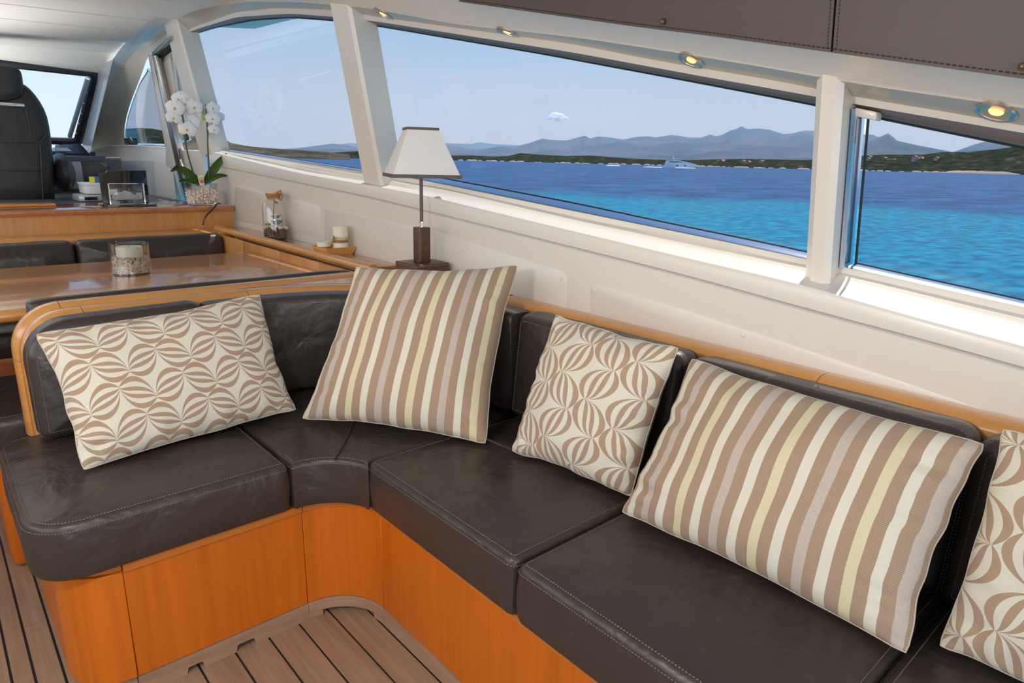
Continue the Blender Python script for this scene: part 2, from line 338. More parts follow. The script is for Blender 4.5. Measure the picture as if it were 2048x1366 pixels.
def world_loc(o):
    p = Vector((0, 0, 0))
    while o is not None: p += o.location; o = o.parent
    return p
def obj(name, mb, m, parent=None, smooth=True, bevel=0.0, angle=38, seg=2, kind=None, label=None, keep_origin=False):
    me = bpy.data.meshes.new(name); vs = [Vector(v) for v in mb.v]
    if parent is not None: off = world_loc(parent); loc = Vector((0, 0, 0))
    elif keep_origin: off = Vector((0, 0, 0)); loc = off
    else:
        xs = [v.x for v in vs]; ys = [v.y for v in vs]; zs = [v.z for v in vs]
        off = Vector(((min(xs) + max(xs)) / 2, (min(ys) + max(ys)) / 2, min(zs))); loc = off
    me.from_pydata([v - off for v in vs], [], mb.f)
    bm = bmesh.new(); bm.from_mesh(me)
    bmesh.ops.remove_doubles(bm, verts=bm.verts, dist=1e-5)
    bmesh.ops.recalc_face_normals(bm, faces=bm.faces)
    if bevel:
        es = [e for e in bm.edges if len(e.link_faces) == 2 and e.calc_face_angle(0) > math.radians(30)]
        bmesh.ops.bevel(bm, geom=es, offset=bevel, segments=seg, affect='EDGES', profile=0.5, clamp_overlap=True)
    bm.to_mesh(me); bm.free()
    for p in me.polygons: p.use_smooth = smooth
    if smooth: me.set_sharp_from_angle(angle=math.radians(angle))
    me.materials.append(m)
    o = bpy.data.objects.new(name, me); C.objects.link(o); o.location = loc
    if parent is not None: o.parent = parent
    if kind: o['kind'] = kind
    if label: o['label'] = label
    return o
def thing(name, label, cat, loc, group=None):
    o = bpy.data.objects.new(name, None); C.objects.link(o); o.location = loc; o.empty_display_size = 0.05
    o['label'] = label; o['category'] = cat
    if group: o['group'] = group
    return o
def tag(o, label, cat, group=None, kind=None):
    o['label'] = label; o['category'] = cat
    if group: o['group'] = group
    if kind: o['kind'] = kind
    return o
def struct(name, loc=(0, 0, 0), mb=None, m=None, label=None, **k):
    if mb is None:
        o = bpy.data.objects.new(name, None); C.objects.link(o); o.location = loc
    else: o = obj(name, mb, m, **k)
    o['kind'] = 'structure'
    if label: o['label'] = label
    return o
def lerp_poly(pts, n):
    """resample a 3D polyline to n points evenly"""
    pts = [Vector(p) for p in pts]; d = [0]
    for a, b in zip(pts, pts[1:]): d.append(d[-1] + (b - a).length)
    out = []
    for i in range(n):
        t = d[-1] * i / (n - 1); j = 0
        while j < len(d) - 2 and d[j + 1] < t: j += 1
        u = (t - d[j]) / max(d[j + 1] - d[j], 1e-9); out.append(pts[j].lerp(pts[j + 1], min(max(u, 0), 1)))
    return out
def smooth_poly(pts, it=2):
    pts = [Vector(p) for p in pts]
    for _ in range(it):
        q = [pts[0]]
        for a, b in zip(pts, pts[1:]): q += [a.lerp(b, .25), a.lerp(b, .75)]
        q.append(pts[-1]); pts = q
    return pts
def cut_path(pts, marks, gap=0.0008):
    """split polyline at arclengths"""
    pts = [Vector(p) for p in pts]; d = [0]
    for a, b in zip(pts, pts[1:]): d.append(d[-1] + (b - a).length)
    def at(t):
        t = min(max(t, 0), d[-1]); j = 0
        while j < len(d) - 2 and d[j + 1] < t: j += 1
        return pts[j].lerp(pts[j + 1], (t - d[j]) / max(d[j + 1] - d[j], 1e-9))
    b = [0] + [m for m in marks if 0 < m < d[-1]] + [d[-1]]; out = []
    for t0, t1 in zip(b, b[1:]):
        t0 += gap; t1 -= gap
        out.append([at(t0)] + [p for p, dd in zip(pts, d) if t0 < dd < t1] + [at(t1)])
    return out, d[-1]
def arc(cx, cy, r, a0, a1, n=12):
    return [(cx + r * math.cos(math.radians(a0 + (a1 - a0) * i / n)), cy + r * math.sin(math.radians(a0 + (a1 - a0) * i / n))) for i in range(n + 1)]

# ================================================================== SETTING
# ---- surveyed long curves of the starboard side, each a height-over-length function
def curve(px, lean=None, x=None):
    pts = [P(a, b, lean=lean, x=x) for a, b in px]; pts.sort(key=lambda p: p.y)
    ys = [p.y for p in pts]; zs = [p.z for p in pts]
    def f(y):
        if y < ys[0]:
            k = (zs[min(2, len(zs) - 1)] - zs[0]) / max(ys[min(2, len(zs) - 1)] - ys[0], 1e-6); return zs[0] + k * (y - ys[0])
        if y > ys[-1]:
            k = (zs[-1] - zs[-2]) / max(ys[-1] - ys[-2], 1e-6); return zs[-1] + k * (y - ys[-1])
        return float(np.interp(y, ys, zs))
    def g(y):   # smoothed
        return sum(f(y + d) * w for d, w in ((-.08, .2), (-.04, .2), (0, .2), (.04, .2), (.08, .2)))
    return g
GROOVE = curve([(400, 326), (742, 396), (1100, 485), (1359, 550), (1700, 644), (1900, 697), (2048, 740)], x=1.46)
LIP = curve([(450, 310), (600, 346), (756, 373), (854, 391), (1100, 450), (1400, 521), (1600, 566), (1680, 590), (1900, 652), (2048, 690)], x=1.455)
SK = curve([(438, 304), (725, 352), (885, 381), (1147, 440), (1400, 494), (1691, 556), (2048, 642)], lean=1.53)
SB = curve([(438, 301), (725, 349), (776, 357), (1147, 433.6), (1400, 484), (1693, 549), (2048, 632)], lean=1.545)
CB = curve([(438, 299), (724, 343), (834, 358), (1147, 422), (1400, 473), (1695, 535.5), (2048, 615)], lean=1.55)
GB = curve([(438, 296.7), (723, 338), (873, 353.5), (1147, 405), (1300, 438), (1400, 459), (1572, 494), (1711, 526), (2048, 600)], lean=1.60)
GT = curve([(386, 68), (424, 56), (501, 41), (583, 35), (673, 42), (748, 51), (1092, 109), (1400, 166), (1615, 207), (1733, 231.6), (2048, 296)], lean=1.60)
CT = curve([(375, 66), (391, 59), (473, 34), (583, 27), (672, 34), (748, 42), (1147, 105), (1400, 152), (1615, 190), (1723, 211), (2048, 266)], lean=1.55)
ST = curve([(370, 62), (391, 53), (473, 24), (555, 16), (670, 20), (750, 33), (1147, 88), (1300, 119), (1615, 172), (1711, 196), (1840, 214), (2048, 252)], lean=1.545)
BL = curve([(371, 27), (420, 14), (490, 3), (600, 4), (670, 11), (733, 16), (912, 49), (1147, 74), (1300, 97), (1400, 113), (1629, 152), (1724, 170), (2048, 216)], lean=1.49)
_sk, _sb, _cb, _gb = SK, SB, CB, GB
SK = lambda y: max(_sk(y), LIP(y) - .004)
SB = lambda y: max(_sb(y), SK(y) + .008)
CB = lambda y: max(_cb(y), SB(y) + .004)
GB = lambda y: max(_gb(y), CB(y) + .004)
LX = lambda y, z, a: a - 0.18 * (z - 1.0)
def V(y, zf, a): z = zf(y); return Vector((LX(y, z, a), y, z))
Y0, Y1 = -1.5, 4.56
YS = list(np.linspace(Y0, Y1, 90))

# hull lining under the windows
wall = struct('wall_right', (1.46, 1.5, 0), label='cream gelcoat side lining below the windows')
rows = [[Vector((1.46, y, -0.05)) for y in YS], [Vector((1.46, y, GROOVE(y) - .004)) for y in YS], [Vector((1.466, y, GROOVE(y))) for y in YS]]
back = [[Vector((1.50, y, GROOVE(y))) for y in YS], [Vector((1.50, y, -0.05)) for y in YS]]
obj('lining', MB().grid(rows + back), MC['gelcoat'], wall)
rows = [[Vector((1.466, y, GROOVE(y) + .001)) for y in YS], [Vector((1.455, y, GROOVE(y) + .006)) for y in YS], [Vector((1.452, y, LIP(y) - .010)) for y in YS],
        [Vector((1.456, y, LIP(y) - .002)) for y in YS], [Vector((1.468, y, LIP(y) + 0.002)) for y in YS], [Vector((1.50, y, LIP(y) + (SK(y) - LIP(y)) * .3)) for y in YS]]
sillrow = [Vector((V(y, SK, 1.53).x - .004, y, min(SK(y) - .004, LIP(y) + .02))) for y in YS]
rows += [sillrow, [V(y, SK, 1.53) for y in YS], [V(y, SB, 1.545) for y in YS], [V(y, CB, 1.552) for y in YS]]
obj('window_sill', MB().grid(rows), MC['gelcoat'], wall)
# recessed access panels with button screws on the lining
def wall_panel(pts, name='access_panel'):
    v = [Vector((1.4575, p.y, p.z)) for p in pts]
    o = obj(name, MB().poly_prism(v, (0.006, 0, 0)), MC['gelcoat'], wall, bevel=0.0015)
    return o
def screw(px, py):
    p = P(px, py, x=1.456); obj('screw_cap', MB().ball(p, 0.006, 10, 6, (.35, 1, 1)), MC['gelcoat'], wall)
def rc(c, r, n=5):   # rounded corners for a polygon in the wall plane
    out = []; m = len(c)
    for i in range(m):
        a, b, d = c[i - 1], c[i], c[(i + 1) % m]
        ra, rb = (a - b).normalized() * r, (d - b).normalized() * r
        for k in range(n + 1):
            t = k / n; out.append((b + ra) * (1 - t) ** 2 + b * 2 * t * (1 - t) + (b + rb) * t * t)
    return out
wall_panel(rc([P(470, 370, x=1.46), P(640, 411, x=1.46), P(640, 476, x=1.46), P(470, 440, x=1.46)], .025))
wall_panel(rc([P(650, 415, x=1.46), P(870, 462, x=1.46), P(1134, 545, x=1.46), P(1130, 680, x=1.46), P(650, 500, x=1.46)], .025))
wall_panel(rc([P(1182, 565, x=1.46), P(1355, 614, x=1.46), P(1560, 681, x=1.46), P(1990, 825, x=1.46), P(2000, 900, x=1.46), P(1182, 690, x=1.46)], .025))
for q in ((653, 419), (775, 454), (925, 498), (1123, 557), (1188, 580), (1486, 671), (627, 416), (508, 385)): screw(*q)

# ---- window pillars
def pillar(name, ya, yb, a=1.50, label=None, cham=0.012):
    """ya fore edge, yb aft edge"""
    mb = MB(); rows = []
    for t in np.linspace(0, 1, 9):
        def z(y): 
            lo = SK(y) - .02; hi = BL(y) + .015; return lo + (hi - lo) * t
        prof = [(ya, .115), (ya, .02), (ya - .02, 0), (yb + cham, 0), (yb, cham), (yb + .004, .055), (yb + .004, .07), (yb + .004, .115)]
        row = []
        for y, dx in prof:
            zz = z(y); row.append(Vector((LX(y, zz, a) + dx, y, zz)))
        rows.append(row)
    mb.grid(rows, True)
    return struct(name, mb=mb, m=MC['gelcoat'], label=label)
P2A, P2B = P(1608, 575, lean=1.50).y, P(1660, 583, lean=1.50).y
P1A, P1B = P(730, 365, lean=1.50).y, P(768, 367, lean=1.50).y
P0A, P0B = P(405, 300, lean=1.50).y, P(428, 305, lean=1.50).y
pillar('trim_1', P2A, P2B, 1.485, 'cream pillar between the middle and aft window')
pillar('trim_2', P1A, P1B, 1.485, 'cream pillar between the long window and the arched window')
pillar('trim_3', P0A + .04, P0B, 1.485, 'cream pillar beside the side door')

# ---- header: soffit with spots, beam, brown leather headliner
YH = [y for y in np.linspace(Y0, P0A + .1, 90)]
rows = [[V(y, GT, 1.60) + Vector((.03, 0, .004)) for y in YH], [V(y, GT, 1.60) for y in YH]]
hdr = struct('trim_4', (1.4, 1.5, 1.4), label='cream header beam over the side windows')
obj('window_reveal', MB().grid([[V(y, GT, 1.615) for y in YH], [V(y, CT, 1.552) for y in YH], [V(y, CT, 1.552) + Vector((.02, 0, .02)) for y in YH]]), mat('glossy_brown_reveal', (0.26, 0.16, 0.10), 0.4, coat=0.05), hdr)
obj('header_strip', MB().grid([[V(y, CT, 1.55) for y in YH], [V(y, ST, 1.545) for y in YH]]), MC['gelcoat'], hdr)
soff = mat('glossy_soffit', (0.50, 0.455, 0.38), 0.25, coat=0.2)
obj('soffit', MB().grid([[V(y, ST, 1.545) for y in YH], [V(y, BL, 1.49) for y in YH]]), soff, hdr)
# beam face above the soffit edge
BR = curve([(920, 0), (1100, 25), (1300, 53), (1400, 64), (1675, 101), (2048, 151)], x=1.27)
YB = [y for y in np.linspace(Y0, 1.66, 60)]
def beam_in(y):
    if y < 1.62: return Vector((1.27, y, BR(y)))
    return None
rows = [[], [], []]
YBB = [y for y in np.linspace(Y0, 4.7, 100)]
def inner(y):        # inboard edge of the beam, rising forward to the slatted ceiling
    zb = BR(min(y, 1.66)); 
    if y > 1.66:
        t = min((y - 1.66) / 2.3, 1.0); e = t * t * (3 - 2 * t); zb = zb + (1.985 - BR(1.66)) * (1 - (1 - t) ** 1.6)
    return Vector((1.27 - .06 * min(max((y - 1.66) / 2.4, 0), 1), y, zb))
for y in YBB:
    b = V(y, BL, 1.49); i = inner(y)
    rows[0].append(b); rows[1].append(b + Vector((-.006, 0, .006))); rows[2].append(i)
obj('beam_face', MB().grid(rows), MC['gelcoat'], hdr)
# outer skin plus unseen overhang, added to keep high sun on the sill
def sun_block_edge(y, dz): z = GT(y) + .11; return Vector((1.44 + .588 * (z - LIP(y)), y, z + dz))
obj('sun_block_skin', MB().grid([[V(y, BL, 1.49) + Vector((0, 0, .03)) for y in YH], [V(y, GT, 1.60) + Vector((.04, 0, .07)) for y in YH], [sun_block_edge(y, 0) for y in YH], [sun_block_edge(y, .03) for y in YH], [V(y, BL, 1.49) + Vector((-.3, 0, .3)) for y in YH]]), MC['gelcoat'], hdr)

# brown leather headliner panels (two visible, one seam)
seam_y = P(1673, 100, x=1.27).y
def liner(y0, y1, label):
    ys = list(np.linspace(y0, y1, 40)); mb = MB()
    def top(y): return Vector((1.185, y, BR(y) + 0.50))
    a = [Vector((1.262, y, BR(y) - .004)) for y in ys]; b = [top(y) for y in ys]
    n = Vector((-.985, 0, -.17)).normalized() * .010
    m_ = []
    for k in range(0, 9): m_.append([p.lerp(q, k / 8) + n for p, q in zip(a, b)])
    mb.grid(m_); mb.grid([m_[0], a]); mb.grid([b, m_[-1]])
    mb.grid([[r[0] for r in m_], [r[0] - n for r in m_]]); mb.grid([[r[-1] for r in m_], [r[-1] - n for r in m_]])
    o = obj('headliner_panel', mb, MC['liner']); tag(o, label, 'ceiling panel', 'brown leather ceiling panels')
    o.data.materials[0] = MC['liner']
    # stitching along the lower edge
    s = MB(); L = y1 - y0; k = int(L / .009)
    for i in range(k):
        y = y0 + L * (i + .2) / k
        p = Vector((1.262, y, BR(y) - .004)).lerp(top(y), .012) + n * 1.08; q = Vector((1.262, y + .0055, BR(y + .0055) - .004)).lerp(top(y + .0055), .012) + n * 1.08
        s.tube([p, q], .0011, 4, False)
    for yy in (y0 + .006, y1 - .006):
        for i in range(60):
            t = i * .012; p = Vector((1.262, yy, BR(yy) - .004)).lerp(top(yy), t + .012) + n * 1.08; q = Vector((1.262, yy, BR(yy) - .004)).lerp(top(yy), t + .0195) + n * 1.08
            s.tube([p, q], .0011, 4, False)
    obj('stitching', s, MC['stitch_dark'], o, kind='stuff')
    return o, n
lp1, ln = liner(seam_y + .002, 1.66, 'brown leather ceiling panel forward of the seam, above the long window')
lp2, ln = liner(Y0, seam_y - .002, 'brown leather ceiling panel aft of the seam, top right corner')
for (px, py), par in (((1325, 43), lp1), ((2046, 133), lp2)):
    p = P(px, py, x=1.245); d = (P(px, py, x=1.20) - p)
    obj('stud', MB().ball(p, 0.0065, 10, 6), mat('bronze_stud', (0.16, 0.10, 0.07), 0.3, metal=0.6), par)

# ---- side windows: glass and polished frames
def window(name, ya, yb, label, x_off=0.0):
    """ya forward, yb aft"""
    w = struct(name, (1.55, (ya + yb) / 2, 1.1), label=label)
    ys = list(np.linspace(yb, ya, 24))
    obj('pane', MB().grid([[V(y, GB, 1.60) + Vector((.004, 0, -.02)) for y in ys], [V(y, GT, 1.60) + Vector((.004, 0, .02)) for y in ys]]), GL['side'], w)
    obj('sill_frame', MB().grid([[V(y, CB, 1.550) for y in ys], [V(y, CB, 1.556) + Vector((0, 0, .004)) for y in ys], [V(y, GB, 1.60) for y in ys]]), MC['bluesteel'], w)
    obj('gasket', MB().tube([V(y, GB, 1.598) for y in ys], .0022, 6).tube([V(y, GT, 1.598) for y in ys], .0026, 6)
        .tube([V(ya, GB, 1.598), V(ya, GT, 1.598)], .003, 6), MC['darkmetal'], w)
    def mix(y, t, a): z = GB(y) * (1 - t) + GT(y) * t; return Vector((LX(y, z, a), y, z))
    # forward jamb: mirror-polished frame from the pillar side out to the pane
    obj('jamb_frame', MB().grid([[mix(ya + .008, t, 1.60) for t in np.linspace(-.03, 1.03, 8)], [mix(ya + .004, t, 1.552) for t in np.linspace(-.03, 1.03, 8)], [mix(ya + .012, t, 1.54) for t in np.linspace(-.03, 1.03, 8)]]), MC['bluesteel'], w)
    obj('jamb_lip', MB().tube([mix(ya + .006, t, 1.551) for t in np.linspace(-.02, 1.0, 8)], .003, 6), MC['chrome'], w)
    obj('corner_block', MB().poly_prism([mix(ya + .01, .985, 1.548), mix(ya - .035, .985, 1.548), mix(ya - .035, 1.04, 1.548), mix(ya + .01, 1.04, 1.548)], (.03, 0, 0)), MC['gelcoat'], w, bevel=.004)
    return w
WA = P(1712, 530, lean=1.60).y
WB = P(785, 345, lean=1.60).y
WC = P(438, 297, lean=1.60).y
window('window_1', WA, Y0, 'aft side window with polished frame, view of the headland')
window('window_2', WB, P2A - .02, 'long middle side window with the view of sea and mountains')
window('window_3', WC, P1A - .02, 'arched forward side window with faint reflections')

# ---- forward part: cove, roof arch, A pillar (surveyed stations)
R0 = [P(364, 0, x=1.21), P(330, 18, x=1.21), P(297, 40, x=1.21), P(272, 63, x=1.21), P(246, 90, x=1.215), P(228, 115, x=1.215), P(211, 142, x=1.215), P(200, 180, x=1.21), P(190, 225, x=1.20), P(176, 302, x=1.18)]
R1 = [P(371, 27, lean=1.49), P(335, 46, lean=1.49), P(300, 72, lean=1.49), P(272, 100, lean=1.48), P(248, 130, lean=1.47), P(230, 160, lean=1.46), P(215, 195, lean=1.44), P(203, 230, lean=1.42), P(190, 268, lean=1.38), P(180, 302, lean=1.33)]
R2 = [P(372, 63, lean=1.545), P(345, 75, lean=1.545), P(318, 92, lean=1.545), P(296, 110, lean=1.545), P(283, 150, lean=1.53), P(270, 182, lean=1.52), P(259, 212, lean=1.50), P(252, 238, lean=1.49), P(248, 265, lean=1.48), P(250, 290, lean=1.47)]
r0, r1, r2 = (lerp_poly(smooth_poly(r), 40) for r in (R0, R1, R2))
arch = struct('trim_5', (1.35, 5.4, 1.2), label='curved cream roof arch running down to the dashboard')
obj('arch_beam', MB().grid([r0, [a.lerp(b, .5) + Vector((-.015, 0, -.01)) for a, b in zip(r0, r1)], r1]), MC['gelcoat_grey'], arch)
obj('arch_cove', MB().grid([r1, [a.lerp(b, .5) + Vector((.03, 0, .02)) for a, b in zip(r1, r2)], r2]), MC['gelcoat'], arch)
# side lining forward of pillar: from z .2 up to the forward sill
FL = [P(345, 296, x=1.47), P(300, 293, x=1.45), P(250, 291, x=1.42), P(215, 292, x=1.36), P(180, 302, x=1.28), P(150, 306, x=1.22)]
rows = [[Vector((p.x + .05, p.y, p.z + .004)) for p in FL], FL, [Vector((p.x - .012, p.y, p.z - .03)) for p in FL], [Vector((p.x - .012, p.y, -.05)) for p in FL]]
wf = struct('wall_starboard_forward', label='cream side lining beside the helm', mb=MB().grid(rows), m=MC['gelcoat'])
wf.name = 'wall_right_forward'
ob = obj('side_wall_recess', MB().poly_prism([P(240, 322, x=1.36), P(308, 322, x=1.44), P(312, 398, x=1.44), P(240, 398, x=1.36)], (.002, 0, 0)), MC['gelcoat_grey'], wf)
# forward side window
def lean_poly(px, ln): return [P(a, b, lean=ln) for a, b in px]
w4 = struct('window_4', P(290, 240, lean=1.5), label='small forward side window beside the door')
pp = [(250, 288), (250, 262), (256, 232), (266, 200), (280, 165), (297, 138), (310, 150), (336, 290)]
q = [P(a, b, lean=1.56) for a, b in pp]
obj('pane', MB().poly_prism(q, (.004, 0, 0)), GL['side'], w4)
obj('gasket', MB().tube(q + [q[0]], .008, 6), MC['chrome'], w4)
# latch box on the sill
o = thing('window_latch', 'small black latch box on the forward sill by the helm', 'latch', P(262, 288, x=1.42))
c = P(262, 282, x=1.42)
obj('housing', MB().box(c.x - .03, c.x + .03, c.y - .10, c.y + .10, c.z - .03, c.z + .025), MC['black'], o, bevel=.01)
obj('lever', MB().tube([c + Vector((-.03, -.1, .02)), c + Vector((-.05, -.25, -.01))], .012, 8), MC['chrome'], o)

# side door: slanted frame with chrome channel, pale opening
d1 = struct('door_1', P(330, 290, x=1.5), label='side door with chrome runner and pale glazed opening')
def slab(name, quad, thick, m, par, ln=1.52, bev=.006):
    return obj(name, MB().poly_prism([P(a, b, lean=ln) for a, b in quad], (thick, 0, 0)), m, par, bevel=bev)
slab('door_post', [(295, 108), (304, 108), (352, 296), (372, 412), (330, 412), (331, 300)], .05, MC['gelcoat'], d1, 1.47)
slab('runner', [(304, 112), (309, 110), (350, 285), (378, 412), (368, 412), (343, 292)], .02, MC['rimchrome'], d1, 1.468, .003)
slab('door_head', [(303, 110), (342, 76), (346, 92), (308, 122)], .05, MC['darkmetal'], d1, 1.50)
slab('head_rail', [(302, 105), (340, 72), (342, 78), (304, 113)], .03, MC['rimchrome'], d1, 1.47, .003)
slab('door_leaf', [(313, 124), (344, 98), (372, 275), (354, 292)], .02, MC['gelcoat'], d1, 1.53)
slab('door_glass', [(318, 132), (341, 112), (366, 270), (357, 285)], .006, MC['gelcoat'], d1, 1.515)
slab('glass_frame', [(340, 110), (345, 108), (378, 280), (368, 284)], .02, MC['rimchrome'], d1, 1.50, .003)
p = P(362, 300, lean=1.44); obj('door_handle', MB().tube([P(360, 298, lean=1.44), P(361, 318, lean=1.44), P(368, 335, lean=1.44), P(372, 352, lean=1.44), P(380, 358, lean=1.44)], .008, 8), MC['rimchrome'], d1)
slab('lower_door_panel', [(352, 300), (400, 300), (420, 410), (378, 410)], .03, MC['gelcoat'], d1, 1.50)
slab('switch_box', [(368, 380), (378, 378), (382, 408), (372, 408)], .02, MC['black'], d1, 1.46, .003)
# forward sill lit beside the door
# ---- windshield
ws = struct('window_5', (0, 6.7, 1.2), label='large front windshield, bright sky beyond')
TR_, BR_ = P(191, 147, y=6.25), P(156, 283, y=6.95)
TL_, BL_ = Vector((-TR_.x, TR_.y, TR_.z + .03)), Vector((-BR_.x, BR_.y, BR_.z + .0))
TR_ = TR_; 
top = [TR_, (TR_ + TL_) / 2 + Vector((0, .25, .04)), TL_]; bot = [BR_, (BR_ + BL_) / 2 + Vector((0, .25, -.01)), BL_]
top = lerp_poly(smooth_poly(top), 20); bot = lerp_poly(smooth_poly(bot), 20)
obj('pane', MB().grid([top, bot]), GL['front'], ws)
obj('gasket', MB().tube(top, .03, 8).tube(bot, .03, 8).tube([TR_, BR_], .035, 8), MC['darkmetal'], ws)
obj('inner_frame', MB().tube([TR_ + Vector((-.06, -.03, -.04)), BR_ + Vector((-.06, -.03, .04))], .018, 8), MC['silver'], ws)
for k in range(6):
    a = (TR_ + Vector((-.04, -.07, 0))).lerp(BR_ + Vector((-.04, -.07, 0)), .12 + .15 * k); obj('frame_bolt', MB().ball(a, .008, 8, 5), MC['chrome'], ws)
obj('frame_pillar', MB().grid([lerp_poly([TR_ + Vector((.02, 0, .05)), BR_ + Vector((.02, 0, -.05))], 8), lerp_poly([r0[22], r0[-1] + Vector((0, 0, -.05))], 8)]), MC['gelcoat_grey'], ws)

# ---- slatted ceiling: eight broad slats across the boat, falling to the windshield
ceil = struct('ceiling', (0, 4.8, 1.9), label='pale slatted ceiling')
edge_px = [(0, -28), (0, 5), (0, 35), (0, 63), (0, 89), (0, 119)]
yy = [3.95, 4.38, 4.8, 5.2, 5.6, 6.1]
left = [P(a, b, y=y) for (a, b), y in zip(edge_px, yy)]
right_px = [(330, 16), (297, 40), (272, 63), (252, 85), (235, 107), (205, 147)]
right = []
for (a, b), y in zip(right_px, [4.15, 4.5, 4.9, 5.28, 5.66, 6.2]): right.append(P(a, b, y=y))
zz = lambda y: float(np.interp(y, [-2, 0.2, 2.0, 3.0] + [p.y for p in left], [1.82, 1.83, 1.93, left[0].z + .004] + [p.z for p in left]))
st = [(-2, .2)]; 
ends = [(Vector((-1.3, l.y - (r.y - l.y) * .6, l.z)), l, r) for l, r in zip(left, right)]
for i in range(5):
    a, b = ends[i], ends[i + 1]; mb = MB(); rows = []
    for (p, q) in zip(a, b): rows.append([p.lerp(q, t) + Vector((0, 0, -dz)) for t, dz in ((.0, -.006), (.02, .004), (.10, .006), (.90, .006), (.97, .004), (.985, -.01), (1.0, -.012))])
    mb.grid(rows); obj('slat', mb, MC['slat'], ceil)
ys = list(np.linspace(-1.5, 4.2, 9))
cb = MB()
for i in range(14):
    a = 4.05 - .40 * i; b = a - .40
    f = lambda y, x: Vector((x, y + (.10 if x > 0 else -.1) * min(1, max(0, (y - 3) / 1)), zz(y)))
    rows = [[f(a, x) + Vector((0, 0, -dz)) if t == 0 else f(a, x).lerp(f(b, x), t) + Vector((0, 0, -dz)) for t, dz in ((0, -.012), (.02, .004), (.1, .006), (.9, .006), (.98, .004), (1, -.012))] for x in (-1.3, 0, (1.21 if a > 3.2 else 1.17))]
    obj('slat', MB().grid(rows), MC['slat'], ceil)
yl = [y for y in np.linspace(1.64, 4.0, 30)]
obj('upper_lining', MB().grid([[inner(y) for y in yl], [inner(y).lerp(Vector((1.18, y, max(zz(y), inner(y).z) + .01)), .5) + Vector((.01, 0, 0)) for y in yl], [Vector((1.18, y, max(zz(y), inner(y).z) + .01)) for y in yl]]), MC['gelcoat'], hdr)
obj('roof_skin', MB().box(-1.7, 1.25, -1.7, 6.3, 2.12, 2.16), MC['gelcoat'], ceil)

# port side (seen only in reflections) and floor
wl = struct('wall_left', (-1.7, 2, 0), label='cream port side lining')
obj('lining', MB().box(-1.74, -1.70, -1.6, 6.6, -.05, 1.0).box(-1.74, -1.66, -1.6, 6.6, 1.0, 1.04).box(-1.74, -1.6, -1.6, 6.6, 1.72, 2.1), MC['gelcoat'], wl)
for y in (-.6, 1.3, 3.2, 5.0): obj('pillar', MB().box(-1.74, -1.64, y, y + .12, 1.04, 1.72), MC['gelcoat'], wl)
fl = struct('floor', (0, 2, -.05), label='teak plank floor with black caulk lines')
obj('caulking', MB().box(-1.7, 1.45, -1.6, 7.2, -.075, -.053), MC['caulk'], fl)
xs = [-1.66 + .0875 * i for i in range(19)] + [0.0, .044, .10, .18, .27, .36, .447, .535, .62, .708, .795, .88]
xs = sorted(set(round(x, 4) for x in xs)); 
for a, b in zip(xs, xs[1:]):
    cuts = [-1.6, random.uniform(-.6, .4), random.uniform(2.9, 4.0), 7.1]
    if abs(a - .044) < .01: cuts = [-1.6, 2.004, 7.1]
    for c0, c1 in zip(cuts, cuts[1:]):
        if b - a < .01: continue
        obj('plank', MB().box(a + .0028, b - .0028, c0 + .0012, c1 - .0012, -.066, -.05), MC['teak'], fl, bevel=.0008, seg=1, smooth=False)
# front bulkhead below dash
obj('bulkhead', MB().box(-1.6, 1.3, 7.1, 7.14, -.05, 1.18), MC['dash'], fl)

